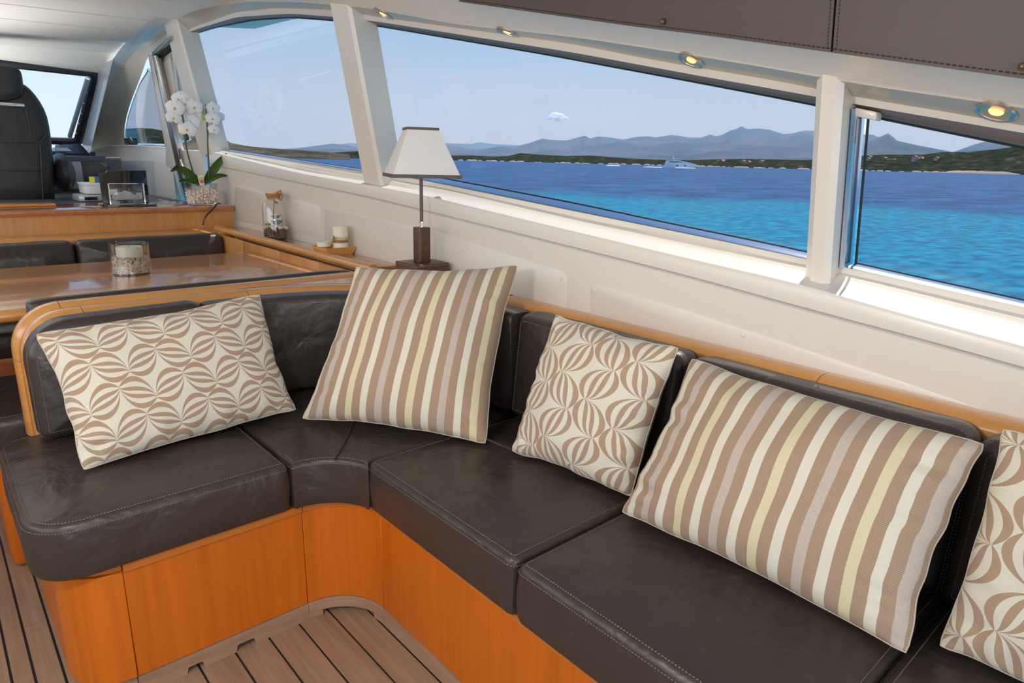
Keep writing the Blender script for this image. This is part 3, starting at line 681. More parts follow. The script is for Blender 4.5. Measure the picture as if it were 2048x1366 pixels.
# ================================================================== SOFA
S = 0.439; T0 = 0.305
def pad(outline, z0, z1, rad=.022, dome=.012, wr=.006, seed=0, low_r=.012, xf=None, rings=10, ctr=None, tuck=0.0):
    """soft cushion from a plan outline"""
    pts = []; ol = [Vector((a, b, 0)) for a, b in outline]
    # resample
    closed = ol + [ol[0]]; L = sum((b - a).length for a, b in zip(closed, closed[1:])); n = max(60, int(L / .014)); ol = lerp_poly(closed, n + 1)[:-1]
    n = len(ol); c = Vector((sum(p.x for p in ol) / n, sum(p.y for p in ol) / n, 0)) if ctr is None else Vector((*ctr, 0))
    area = sum(ol[i].x * ol[(i + 1) % n].y - ol[(i + 1) % n].x * ol[i].y for i in range(n)); sg = 1 if area > 0 else -1
    nor = []
    for i in range(n):
        t = (ol[(i + 2) % n] - ol[i - 2]).normalized(); nor.append(Vector((t.y, -t.x, 0)) * sg)
    rows = []
    def ring(off, z, k=0): return [Vector((p.x - q.x * off, p.y - q.y * off, z)) for p, q in zip(ol, nor)]
    rows.append(ring(low_r + tuck, z0)); rows.append(ring(low_r * .3 + tuck * .6, z0 + low_r * .35)); rows.append(ring(tuck * .3, z0 + low_r))
    hh = z1 - rad
    for t in (.3, .6, .9):
        z = z0 + low_r + (hh - z0 - low_r) * t
        r_ = []
        for p, q in zip(ol, nor):
            w = noise.noise(Vector((p.x * 9 + seed, p.y * 9, z * 14))) * .9 + noise.noise(Vector((p.x * 26 + seed, p.y * 26 + z * 18, z * 6))) * .35
            o_ = -.004 * math.sin(math.pi * t) - w * wr * math.sin(math.pi * t) * .8
            r_.append(Vector((p.x - q.x * o_, p.y - q.y * o_, z)))
        rows.append(r_)
    for a in (0, 30, 60, 90):
        a = math.radians(a); rows.append(ring(rad * (1 - math.cos(a)), hh + rad * math.sin(a)))
    base = rows[-1]
    for k in range(1, rings + 1):
        s_ = 1 - (k / rings) ** 1.0; e = 1 - s_ ** 3
        r_ = []
        for p in base:
            q = c + (p - c) * s_; q.z = z1 + dome * min(1, e * 1.4)
            w = noise.noise(Vector((q.x * 7 + seed, q.y * 7, seed))) + .5 * noise.noise(Vector((q.x * 3 + q.y * 14 + seed, q.y * 4 - q.x * 9, seed * 2)))
            q.z += w * wr * min(1, e * 2.5) * (.9 if k < rings else .9)
            r_.append(q)
        rows.append(r_)
    mb = MB(); mb.grid(rows, True); mb.cap(rows[0], True)
    if xf: mb.v = [tuple(xf @ Vector(v)) for v in mb.v]
    seam = [Vector((p.x - q.x * rad * .9, p.y - q.y * rad * .9, z1 + .0006)) for p, q in zip(ol, nor)]
    seam2 = [Vector((p.x + q.x * .0008, p.y + q.y * .0008, z1 - rad * .95)) for p, q in zip(ol, nor)]
    return mb, seam, seam2
def stitches(path, r=.0009, pitch=.0065, xf=None):
    mb = MB(); path = [Vector(p) for p in path]; L = sum((b - a).length for a, b in zip(path, path[1:])); n = max(4, int(L / pitch)); q = lerp_poly(path, n * 2)
    for i in range(0, 2 * n - 1, 2):
        a, b = q[i], q[i].lerp(q[i + 1], 1.15)
        if xf: a, b = xf @ a, xf @ b
        mb.tube([a, b], r, 4, False)
    return mb
def rrect(x0, y0, x1, y1, r=(.02, .02, .02, .02)):
    """ccw rounded rect; r for (x0y0, x1y0, x1y1, x0y1)"""
    return arc(x0 + r[0], y0 + r[0], r[0], 180, 270, 6) + arc(x1 - r[1], y0 + r[1], r[1], 270, 360, 6) + arc(x1 - r[2], y1 - r[2], r[2], 0, 90, 6) + arc(x0 + r[3], y1 - r[3], r[3], 90, 180, 6)
def cushion(name, label, cat, group, outline, z0, z1, seam_side=None, seed=0, xf=None, mtl='leather', **k):
    mb, s1, s2 = pad(outline, z0, z1, seed=seed, xf=xf, **k)
    o = obj(name, mb, MC[mtl]); tag(o, label, cat, group)
    if seam_side:
        for nm, s in (('piping_seam', s1), ('piping_seam', s2)):
            pts = s + [s[0]]
            runs = []; cur = []
            for p in pts:
                if seam_side(p): cur.append(p)
                else:
                    if len(cur) > 4: runs.append(cur)
                    cur = []
            if len(cur) > 4: runs.append(cur)
            m2 = MB()
            for r_ in runs:
                if s is s1:
                    m2.add(*(lambda q: (q.v, q.f))(stitches(r_, xf=xf))); m2.add(*(lambda q: (q.v, q.f))(stitches([Vector((p.x, p.y, p.z)) + Vector((0, 0, -.0005)) for p in [Vector(p_) * 1 for p_ in r_]], xf=xf)))
                else: m2.add(*(lambda q: (q.v, q.f))(stitches(r_, xf=xf)))
            if m2.v: obj('stitching', m2, MC['stitch'], o, kind='stuff')
    return o
ALL = lambda p: True
GS = 'brown leather sofa seat cushions'
cushion('seat_cushion', 'dark brown leather seat cushion at the left end, under the wide patterned pillow', 'seat cushion', GS,
        arc(.165, 1.63, .10, 180, 270, 8) + arc(.60, 1.545, .015, 270, 360, 4) + arc(.60, 2.12, .015, 0, 90, 4) + arc(.145, 2.06, .08, 90, 180, 6), T0, S, ALL, 1, dome=.006, wr=.007, rad=.016)
cc = arc(.62 + .005, 1.36, .145, 88, 5, 10)     # concave front (towards room)
outl = [(.6215, 1.525)] + [(.622 + .15 * math.sin(math.radians(a)), 1.375 + .15 * math.cos(math.radians(a))) for a in (10, 25, 40, 55, 70, 82)] + [(.785, 1.425), (1.20, 1.425), (1.385, 1.50), (1.36, 1.75), (1.20, 1.98), (.95, 2.10), (.6215, 2.12)]
cc_ = cushion('seat_cushion', 'dark brown leather corner seat cushion with a concave front and a diagonal seam', 'seat cushion', GS, outl, T0, S - .002, lambda p: p.y < 1.6 and p.x < .80, 5, dome=.003, wr=.004, rad=.012, ctr=(.98, 1.74))
obj('diagonal_seam', MB().tube([Vector((.715, 1.478, S)), Vector((.80, 1.575, S + .0035)), Vector((.87, 1.664, S + .003)), Vector((1.0, 1.80, S))], .0022, 6), MC['stitch_dark'], cc_)
def longc(y0, y1): return rrect(.775, y0, 1.36, y1, (.018, .018, .018, .018))
cushion('seat_cushion', 'brown leather seat cushion of the long side, nearest the corner, under the square patterned pillow', 'seat cushion', GS, longc(.845, 1.422), T0, S, ALL, 9, dome=.006, wr=.008, rad=.016)
cushion('seat_cushion', 'dark brown leather seat cushion under the wide striped pillow', 'seat cushion', GS, longc(.255, .84), T0, S - .002, ALL, 13, dome=.006, wr=.008, rad=.016)
cushion('seat_cushion', 'dark brown leather seat cushion at the lower right edge', 'seat cushion', GS, longc(-.345, .25), T0, S, ALL, 17, dome=.006, wr=.007, rad=.016)

# base cabinet
base = thing('sofa_base', 'L-shaped cherry wood sofa base with curved inner corner and teak toe board', 'sofa base', (.8, 1.5, -.05))
def wallface(path, z0, z1, th=.018, m='cherry', name='front_panel', bev=.0012, par=base):
    """vertical board following a plan path (room on the right-hand side of travel)"""
    path = [Vector((a, b, 0)) for a, b in path]; rows_o, rows_i = [], []
    inn = []
    for i, p in enumerate(path):
        t = (path[min(i + 1, len(path) - 1)] - path[max(i - 1, 0)]).normalized(); inn.append(p + Vector((-t.y, t.x, 0)) * th)
    mb = MB(); U = lambda L, z: [Vector((p.x, p.y, z)) for p in L]
    mb.grid([U(path, z0), U(path, z1), U(inn, z1), U(inn, z0), U(path, z0)])
    mb.add([U(path, z0)[0], U(path, z1)[0], U(inn, z1)[0], U(inn, z0)[0]], [(0, 1, 2, 3)]); mb.add([U(path, z0)[-1], U(path, z1)[-1], U(inn, z1)[-1], U(inn, z0)[-1]], [(0, 1, 2, 3)])
    return obj(name, mb, MC[m], par, bevel=bev, seg=1)
yf, xf_ = 1.548, .800
endp = [(.105, 2.05)] + arc(.225, yf + .12, .12, 180, 270, 10)
icp = [(xf_ - .15 + .15 * math.sin(math.radians(a)), yf - .15 + .15 * math.cos(math.radians(a))) for a in np.linspace(0, 90, 12)]
wallface(endp, 0, T0 - .022, name='end_panel')
wallface([(.2262, yf), (xf_ - .151, yf)], 0, T0 - .022)
wallface(icp, 0, T0 - .022, name='corner_panel')
wallface([(xf_, yf - .151), (xf_, .4)], 0, T0 - .022)
wallface([(xf_, .399), (xf_, -1.2)], 0, T0 - .022)
g = .006
wallface([(.105 + g, 2.05)] + arc(.225, yf + .12, .12 - g, 180, 270, 10), T0 - .021, T0 - .001, m='cherry_trim', name='seat_edge_trim')
wallface([(.2262, yf - g), (xf_ - .151, yf - g)], T0 - .021, T0 - .001, th=.04, m='cherry_trim', name='seat_edge_trim')
wallface([(a - g * math.sin(k), b - g * math.cos(k)) for (a, b), k in zip(icp, np.linspace(0, math.pi / 2, 12))], T0 - .021, T0 + .006, th=.05, m='cherry_trim', name='seat_edge_trim')
wallface([(xf_ - g, yf - .151), (xf_ - g, -1.2)], T0 - .021, T0 - .001, th=.04, m='cherry_trim', name='seat_edge_trim')
# deck board under cushions
obj('deck_board', MB().box(.12, 1.38, 1.60, 2.12, T0 - .02, T0 - .003).box(.83, 1.45, -1.2, 1.61, T0 - .02, T0 - .003), MC['cherry_trim'], base)
# teak toe board with scalloped drainage notches
def toe(x0, x1, notches):
    pts = [(x0, 0)] ; top = [(x1, -.001), (x0, -.001)]; low = []
    x = x0; low.append((x0, -.05))
    for a, b, h in notches:
        low += [(a, -.05)] + [(a + (b - a) * (.5 - .5 * math.cos(t)), -.05 + h * min(1, math.sin(t) * 1.8)) for t in np.linspace(.15, math.pi - .15, 8)] + [(b, -.05)]
    low.append((x1, -.05)); return low + top
pts = toe(.226, xf_ - .151, [(.33, .37, .018), (.45, .50, .02)])
obj('toe_board', MB().poly_prism([(a, yf - .004, b) for a, b in pts], (0, .02, 0)), MC['teak_toe'], base, smooth=False)
wallface([(.105 + .01, 2.05)] + arc(.225, yf + .12, .11, 180, 270, 10), -.05, -.001, m='teak_toe', name='toe_board')
wallface([(a - .004 * math.sin(k), b - .004 * math.cos(k)) for (a, b), k in zip(icp, np.linspace(0, math.pi / 2, 12))], -.034, -.001, m='teak_toe', name='toe_board')
for q in (icp[:3], icp[-3:]): wallface([(a - .004, b - .004) for a, b in q], -.05, -.033, m='teak_toe', name='toe_foot')
wallface([(xf_ - .004, yf - .151), (xf_ - .004, -1.2)], -.05, -.001, m='teak_toe', name='toe_board')

# partition between sofa and dinette with double bullnose rail
RZ = .785
part = thing('sofa_partition', 'honey wood partition with double bullnose rail, rounded at its left end', 'partition', (.5, 2.2, -.05))
def bull(w, h): # bullnose profile, side spans -w/2..w/2
    return [(-w / 2, -h * .75)] + [(-w / 2 * math.cos(t), -h * .35 + h * .45 * math.sin(t)) for t in np.linspace(0, math.pi, 11)] + [(w / 2, -h * .75)]
def rail_path(yc, xdown, r, z):
    pts = [(xdown, yc, .40), (xdown, yc, z - r - .05)]
    pts += [(xdown + r - r * math.cos(t), yc, z - r + r * math.sin(t)) for t in np.linspace(0, math.pi / 2, 12)]
    return pts
w1 = .085
zr = RZ - .022
# sofa-side rail: down, over, straight, round the corner, along the hull
pa = rail_path(2.14 + w1 / 2, .158, .115, zr + .004)
pa += [(x, 2.14 + w1 / 2, zr + .004) for x in np.linspace(.36, .72, 6)]
pc = arc(.74, 1.50, .64 + w1 / 2, 90, 2, 22)
pa += [(a, b, zr + .004) for a, b in pc]
pa += [(1.4225, y, zr + .004) for y in np.linspace(1.40, -1.3, 20)]
up = (-1, 0, 0)
def split_rail(path, marks, w, h, par, mm='rail', up0=(-1, 0, 0)):
    segs, L = cut_path(path, marks)
    u = Vector(up0); 
    for s_ in segs:
        obj('rail_section', MB().sweep(s_, bull(w, h), up0=u), MC[mm], par)
        # transport the frame to the end of this piece
        for i in range(len(s_)):
            t = (s_[min(i + 1, len(s_) - 1)] - s_[max(i - 1, 0)]).normalized(); u = (u - t * u.dot(t)).normalized()
    return L
split_rail(pa, [.245, .47, .93, 1.55, 2.02, 2.9], w1, .042, part)
pb = rail_path(2.2255 + w1 / 2, .148, .125, zr + .010) + [(x, 2.2255 + w1 / 2, zr + .010) for x in np.linspace(.36, 1.30, 8)]
split_rail(pb, [.225, .44], w1 - .001, .042, part)
# partition core and corner shelf
obj('core_panel', MB().poly_prism([(.172, 2.15, -.05), (1.40, 2.15, -.05), (1.40, 2.15, zr - .03), (.30, 2.15, zr - .03)] + [(.285 - .113 * math.sin(t), 2.15, .625 + .105 * math.cos(t)) for t in np.linspace(.1, math.pi / 2, 8)], (0, .15, 0)), MC['panelwood'], part, bevel=.004)
cor = [(a, b, zr - .012) for a, b in arc(.74, 1.50, .64 + w1 - .004, 88, 12, 16)]
cor = [(.80, 2.226, zr - .012)] + cor + [(1.455, 1.63, zr - .012), (1.455, 2.32, zr - .012), (1.28, 2.226, zr - .012)]
obj('corner_top', MB().poly_prism(cor, (0, 0, .016)), MC['shelftop'], part)

# back cushions
GB_ = 'brown leather sofa back cushions'
def upright(px, py, pz, along, out):
    """matrix mapping pad local (x=along, y=up, z=out of the back)"""
    a = Vector(along).normalized(); n = Vector(out).normalized(); u = n.cross(a)
    if u.z < 0: u = -u
    m_ = Matrix.Identity(4)
    for i in range(3): m_[i][0] = a[i]; m_[i][1] = u[i]; m_[i][2] = n[i]; m_[i][3] = (px, py, pz)[i]
    return m_
mx = upright(0, 2.14, S + .004, (1, 0, 0), (0, -1, .06))
cushion('back_cushion', 'dark brown leather back cushion at the left end with a rounded top corner', 'back cushion', GB_,
        arc(.180, .02, .02, 180, 270, 3) + arc(.585, .02, .015, 270, 360, 3) + arc(.575, .295, .025, 0, 90, 4) + arc(.265, .21, .105, 90, 180, 8), 0, .105, ALL, 21, xf=mx, dome=.014, wr=.004, rad=.022)
# curved corner back
bp = [(x, 2.085) for x in np.linspace(.607, .74, 4)] + arc(.74, 1.50, .585, 88, 50, 12)
bq = arc(.74, 1.50, .585, 48.5, 2, 12) + [(1.325, y) for y in np.linspace(1.49, 1.432, 3)]
def backprof(w, h, r=.025):
    o_ = []
    for cx, cz, a0 in ((w / 2 - r, r, -90), (w / 2 - r, h - r, 0), (-w / 2 + r, h - r, 90), (-w / 2 + r, r, 180)):
        o_ += [(cx + r * math.cos(math.radians(a0 + k * 22.5)), cz + r * math.sin(math.radians(a0 + k * 22.5))) for k in range(5)]
    return o_
for nm, pth, lb in (('a', bp, 'dark brown leather back cushion left of the big striped pillow, curving into the corner'), ('b', bq, 'dark brown leather back cushion right behind the big striped pillow')):
    pth = lerp_poly([Vector((a, b, S + .005)) for a, b in pth], 40); mb = MB(); rows = []; L = len(pth)
    for i, p in enumerate(pth):
        t = (pth[min(i + 1, L - 1)] - pth[max(i - 1, 0)]).normalized(); sd = Vector((t.y, -t.x, 0)); e = min(i, L - 1 - i) / 2.0
        k = 1 if e >= 1 else .72 + .28 * math.sin(e * math.pi / 2)
        hp = .32
        row = []
        for a, b in backprof(.105, hp, .024):
            aa = a * k; bb = hp / 2 + (b - hp / 2) * (.93 + .07 * k)
            lean_ = (b / hp) * -.012
            w_ = noise.noise(Vector((p.x * 8, p.y * 8, b * 9))) * .005
            row.append(p + sd * (aa + lean_ * -1 + (w_ if a > 0 else 0)) + Vector((0, 0, bb)))
        rows.append(row)
    mb.grid(rows, True); mb.cap(rows[0], True); mb.cap(rows[-1])
    o = obj('back_cushion', mb, MC['leather']); tag(o, lb, 'back cushion', GB_)
    ins = rows[1:-1]; idx = 6
    s1 = [r_[idx] + (r_[idx] - p).normalized() * .001 for r_, p in zip(rows, [q + Vector((0, 0, .16)) for q in pth])]
    obj('stitching', stitches(s1, pitch=.007), MC['stitch'], o, kind='stuff')
def longback(y0, y1, label, seed):
    m_ = upright(1.378, 0, S + .004, (0, 1, 0), (-1, 0, .09))
    cushion('back_cushion', label, 'back cushion', GB_, rrect(y0, 0, y1, .315, (.02, .02, .035, .035)), 0, .115, ALL, seed, xf=m_, dome=.012, wr=.005, rad=.024)
longback(.85, 1.425, 'dark brown leather back cushion behind the square patterned pillow', 31)
longback(.262, .845, 'dark brown leather back cushion behind the wide striped pillow', 37)
longback(-.34, .256, 'dark brown leather back cushion behind the pillow cut by the right edge', 41)

# ================================================================== PILLOWS
def pillow(label, TL, TR, BRc, BLc, thick, m, W_, H_, seed=0, conc=.05, pip='cream', n=44):
    TL, TR, BRc, BLc = map(Vector, (TL, TR, BRc, BLc))
    nrm = ((TR + BRc - TL - BLc).cross(TL + TR - BLc - BRc)).normalized()
    if nrm.dot(Vector((0, 0, H)) - (TL + BRc) / 2) < 0: nrm = -nrm
    def pt(u, v, side):
        cu = u * (1 - conc * (1 - v * v) * abs(u) ** 1.5); cv = v * (1 - conc * (1 - u * u) * abs(v) ** 1.5)
        cu += noise.noise(Vector((v * 3.1, seed, 3.3))) * .022 * u ** 4 * (1 - v ** 6); cv += noise.noise(Vector((u * 3.1, seed, 7.7))) * .026 * v ** 4 * (1 - u ** 6)
        rr_ = max(0, abs(u) + abs(v) - 1.92) * .16; cu -= math.copysign(rr_, u); cv -= math.copysign(rr_, v)      # soft corner tips
        a = (cu + 1) / 2; b = (cv + 1) / 2
        p = BLc * (1 - a) * (1 - b) + BRc * a * (1 - b) + TR * a * b + TL * (1 - a) * b
        e = max(0, (1 - abs(u) ** 2.2)) * max(0, (1 - abs(v) ** 2.2)); h = thick * .5 * e ** .5
        w = noise.noise(Vector((u * 2.2 + seed, v * 2.2, seed))) * .012 * e ** .5
        # creases fanning in from the edges
        ed = max(abs(u), abs(v)); q = (v if abs(u) > abs(v) else u)
        w += noise.noise(Vector((q * 7 + seed * 3, seed + (1 if u > 0 else 0) + (2 if abs(u) > abs(v) else 0), 0))) * .014 * math.exp(-((ed - .84) / .13) ** 2)
        return p + nrm * side * (h + (w if side > 0 else 0) * (1 if ed < .995 else 0))
    us = [math.sin(math.pi / 2 * (2 * i / n - 1)) * .5 + .5 * (2 * i / n - 1) for i in range(n + 1)]
    me = bpy.data.meshes.new('pillow'); vs = []; fs = []; uvs = []
    for side in (1, -1):
        k = len(vs)
        for v in us:
            for u in us: vs.append(pt(u, v, side)); uvs.append(((u + 1) / 2 * W_, (v + 1) / 2 * H_))
        for i in range(n):
            for j in range(n):
                a = k + i * (n + 1) + j; q = (a, a + 1, a + n + 2, a + n + 1); fs.append(q if side > 0 else q[::-1])
    c = (TL + TR + BRc + BLc) / 4; c.z = min(v.z for v in vs)
    me.from_pydata([v - c for v in vs], [], fs); ul = me.uv_layers.new(name='UVMap')
    for l in me.loops: ul.data[l.index].uv = uvs[l.vertex_index]
    for p in me.polygons: p.use_smooth = True
    me.materials.append(m); o = bpy.data.objects.new('throw_pillow', me); C.objects.link(o); o.location = c
    tag(o, label, 'pillow')
    edge = [pt(u, -1, 1) for u in us] + [pt(1, v, 1) for v in us[1:]] + [pt(u, 1, 1) for u in us[::-1][1:]] + [pt(-1, v, 1) for v in us[::-1][1:]]
    obj('edge_seam', MB().tube(edge, .0015, 6, False), MC['pillowpipe'], o)
    return o
MC['pillowpipe'] = mat('cream_pillow_edge', (0.55, 0.46, 0.36), 0.85)
pillow('wide oblong pillow with brown lantern pattern, leaning at the left end of the sofa', P(70, 668, y=1.985), P(520, 588, y=1.995), P(593, 820, z=.462), P(166, 942, z=.452), .165, lantern_fabric('lantern_fabric_wide', half=.081, row=.08, ou=.03, ov=.02), .60, .36, 1)
pillow('big square beige and brown striped pillow standing in the sofa corner', P(712, 533, z=.885), P(1036, 530, z=.90), P(972, 889, z=.452), P(603, 838, z=.455), .21, striped_fabric('striped_fabric_square', .0465, .024), .56, .56, 2, conc=.07)
pillow('small square pillow with brown lantern pattern, tilted, between the two striped pillows', P(1112, 628, x=1.232), P(1358, 695, x=1.245), P(1262, 994, z=.455), P(1023, 902, z=.455), .15, lantern_fabric('lantern_fabric_square', half=.086, row=.092, swap=True, ou=.0, ov=.03), .38, .38, 5)
pillow('wide oblong beige and brown striped pillow on the long side of the sofa', P(1383, 716, x=1.25), P(1972, 888, x=1.25), P(1815, 1310, z=.455), P(1242, 1024, z=.455), .18, striped_fabric('striped_fabric_wide', .0435, .005), .61, .385, 8, conc=.055)
q5 = P(2005, 856, x=1.242); q6 = P(1877, 1292, z=.455)
pillow('pillow with brown lantern pattern cut off by the right edge of the photo', q5, q5 + Vector((.01, -.37, -.01)), q6 + Vector((.01, -.37, 0)), q6, .12, lantern_fabric('lantern_fabric_edge', half=.086, row=.092, swap=True, ou=.05, ov=.0), .38, .40, 12)

# ================================================================== DINETTE
TZ = .72
tb = thing('dining_table', 'glossy honey wood dinette table behind the sofa partition', 'table', (.5, 2.95, -.05))
tn = P(0, 606, z=TZ); yn = P(400, 570, z=TZ).y
TYN, TYF = 2.50, 3.42
obj('tabletop', MB().box(-.75, 1.262, TYN, TYF, TZ - .035, TZ), MC['table'], tb, bevel=.008, seg=3)
obj('edge_band', MB().tube([(-.75, TYN, TZ - .018), (1.25, TYN, TZ - .018)], .0195, 10), MC['rail'], tb)
obj('table_leg', MB().lathe((.3, 2.95, 0), [(.18, -.05), (.18, -.035), (.05, -.02), (.045, .3), (.045, TZ - .036)], 24), MC['chrome'], tb)
# side ledge along the hull by the table
led = thing('side_ledge', 'honey wood side ledge with rounded front rail along the hull by the table', 'ledge', (1.38, 3.2, .4))
LY0, LY1 = 2.32, 4.10
obj('ledge_top', MB().box(1.30, 1.457, LY0, LY1, RZ - .03, RZ - .008), MC['shelftop'], led, bevel=.002)
obj('ledge_rail', MB().sweep([(1.318, y, RZ - .012) for y in np.linspace(LY0 - .02, LY1 - .02, 12)], [(.024 * math.cos(t), .020 * math.sin(t)) for t in np.linspace(0, 2 * math.pi, 17)[:-1]]), MC['rail'], led)
for a, b in ((2.32, 2.66), (2.664, 3.08), (3.084, 3.55), (3.554, 4.10)):
    obj('front_board', MB().box(1.265, 1.285, a, b, .42, RZ - .03), MC['panelwood'], led, bevel=.0015)
# forward counter
ct = thing('forward_counter', 'honey wood counter across the bow side of the dinette, carrying the orchid', 'counter', (.4, 4.3, -.05))
cz = P(465, 411, x=1.455).z; cy = P(465, 411, x=1.455).y
c_lo = P(465, 421.5, x=1.455)
CZ, CY = .905, 4.16
CZ = P(463, 411.5, y=CY).z
CL = P(463, 421.5, y=CY).z
obj('counter_top', MB().box(-1.0, 1.452, CY, 4.66, CL, CZ), MC['shelftop'], ct, bevel=.004)
obj('counter_panel', MB().box(-1.0, 1.445, CY + .02, CY + .04, .3, CL), MC['panelwood'], ct)
obj('lower_ledge', MB().box(-1.0, 1.33, 3.90, CY + .02, RZ - .04, RZ - .014), MC['rail'], ct, bevel=.004)
obj('raised_strip', MB().box(-1.0, P(110, 412, y=4.5).x, 4.45, 4.6, CZ, CZ + .012), MC['rail'], ct, bevel=.003)
# bench cushions
def pcush(label, x0, x1, y, z0, z1, th, seed, group='dinette bench back cushions', mtl='leather'):
    m_ = upright(0, y, z0, (1, 0, 0), (0, -1, .10))
    return cushion('bench_back_cushion', label, 'back cushion', group, rrect(x0, 0, x1, z1 - z0, (.02, .02, .035, .035)), 0, th, None, seed, xf=m_, dome=.02, wr=.006, rad=.03, mtl=mtl)
gx = P(152, 490, y=3.80).x
pcush('brown leather bench back cushion behind the table, right one beside the side ledge', gx + .004, 1.262, 3.90, .46, RZ - .022, .11, 51)
pcush('brown leather bench back cushion behind the table, left one cut by the photo edge', gx - .75, gx - .004, 3.90, .46, RZ - .022, .11, 55)
bn = thing('dinette_bench', 'honey wood bench box under the forward dinette cushions', 'bench', (.4, 3.6, -.05))
obj('bench_box', MB().box(-.9, 1.26, 3.42, 3.92, -.05, .32), MC['cherry'], bn, bevel=.003)
obj('bench_edge', MB().box(-.9, 1.26, 3.40, 3.43, .32, .345), MC['rail'], bn, bevel=.004)
cushion('bench_seat_cushion', 'dark leather seat cushion of the forward dinette bench seen under the table', 'seat cushion', 'dinette seat cushions', rrect(-.6, 3.38, 1.25, 3.78, (.03,) * 4), .346, .46, ALL, 61, dome=.01, wr=.008)
cushion('bench_back_cushion', 'thin dark leather backrest behind the partition rail facing the table', 'back cushion', None, rrect(.20, 2.312, 1.24, 2.375, (.02,) * 4), .46, RZ - .012, None, 63, dome=.004, wr=.002, rad=.018)
bn2 = thing('dinette_bench', 'orange wood bench box behind the partition, its end seen at the left edge', 'bench', (.4, 2.5, -.05))
obj('bench_box', MB().box(.06, 1.26, 2.33, 2.66, -.05, .30), MC['cherry'], bn2, bevel=.02, seg=4)
cushion('bench_seat_cushion', 'dark leather seat cushion behind the sofa partition at the left edge', 'seat cushion', 'dinette seat cushions', rrect(-.03, 2.31, 1.25, 2.80, (.05, .02, .02, .05)), .305, .44, ALL, 67, dome=.01, wr=.008)

# ================================================================== LAMP
LXc, LYc = 1.365, 2.03
lz = RZ - .006
lm = thing('table_lamp', 'table lamp with white square shade and dark crocodile leather base on the corner top', 'lamp', (LXc, LYc, lz))
obj('base', MB().box(LXc - .07, LXc + .07, LYc - .07, LYc + .07, lz, lz + .055), MC['croc'], lm, bevel=.002)
obj('column', MB().box(LXc - .0225, LXc + .0225, LYc - .0225, LYc + .0225, lz + .055, lz + .18), MC['croc'], lm, bevel=.0015)
s_ = MB()
for sx, sy in ((-1, -1), (1, -1), (-1, 1)): s_.add(*(lambda q: (q.v, q.f))(stitches([(LXc + sx * .0205, LYc + sy * .0232, lz + .06), (LXc + sx * .0205, LYc + sy * .0232, lz + .176)], .0006, .005)))
s_.add(*(lambda q: (q.v, q.f))(stitches([(LXc - .0232, LYc - .0205, lz + .06), (LXc - .0232, LYc - .0205, lz + .176)], .0006, .005)))
s_.add(*(lambda q: (q.v, q.f))(stitches([(LXc - .0712, LYc - .068, lz + .050), (LXc - .0712, LYc + .068, lz + .050)], .0007, .005)))
s_.add(*(lambda q: (q.v, q.f))(stitches([(LXc - .068, LYc - .0712, lz + .050), (LXc + .068, LYc - .0712, lz + .050)], .0007, .005)))
obj('stitching', s_, MC['thread'], lm, kind='stuff')
ztop = P(840, 258, y=LYc).z; zbt = P(843, 353, y=LYc).z
obj('socket', MB().lathe((LXc, LYc, 0), [(.0, lz + .18), (.008, lz + .18), (.008, lz + .186), (.004, lz + .188), (.004, lz + .192), (.009, lz + .194), (.009, lz + .20), (.0, lz + .20)], 16), MC['chrome'], lm)
obj('stem', MB().tube([(LXc, LYc, lz + .198), (LXc, LYc, zbt + .10)], .0062, 12), mat('brown_stem', (0.09, 0.06, 0.05), 0.35), lm)
al = math.radians(-34 + 10.6)
def sq(s, z, c=(LXc, LYc)):
    o_ = []
    for i, j in ((-1, -1), (1, -1), (1, 1), (-1, 1)):
        a, b = i * s / 2, j * s / 2; o_.append(Vector((c[0] + a * math.cos(al) - b * math.sin(al), c[1] + a * math.sin(al) + b * math.cos(al), z)))
    return o_
sb, stp = .235, .105
mb = MB(); n_ = 6; rows = []
for k in range(n_ + 1):
    t = k / n_; rows.append(sq(sb + (stp - sb) * t, zbt + (ztop - zbt) * t))
for r_ in list(rows): pass
inn = [sq(sb - .006 + (stp - sb) * t, zbt + (ztop - zbt) * t) for t in np.linspace(1, 0, n_ + 1)]
mb.grid(rows + inn, True); obj('shade', mb, MC['shade'], lm, smooth=False)
tm = MB()
for s0, z0 in ((sb + .004, zbt + .003), (stp + .004, ztop - .002)):
    a = sq(s0, z0 - .006); b = sq(s0, z0 + .006); a2 = sq(s0 - .008, z0 - .006); b2 = sq(s0 - .008, z0 + .006); tm.grid([a, b, b2, a2, a], True)
obj('shade_trim', tm, MC['shadetrim'], lm, smooth=False)
obj('shade_spider', MB().tube([sq(stp, ztop - .01)[0], sq(stp, ztop - .01)[2]], .0015, 6).tube([sq(stp, ztop - .01)[1], sq(stp, ztop - .01)[3]], .0015, 6), MC['chrome'], lm)

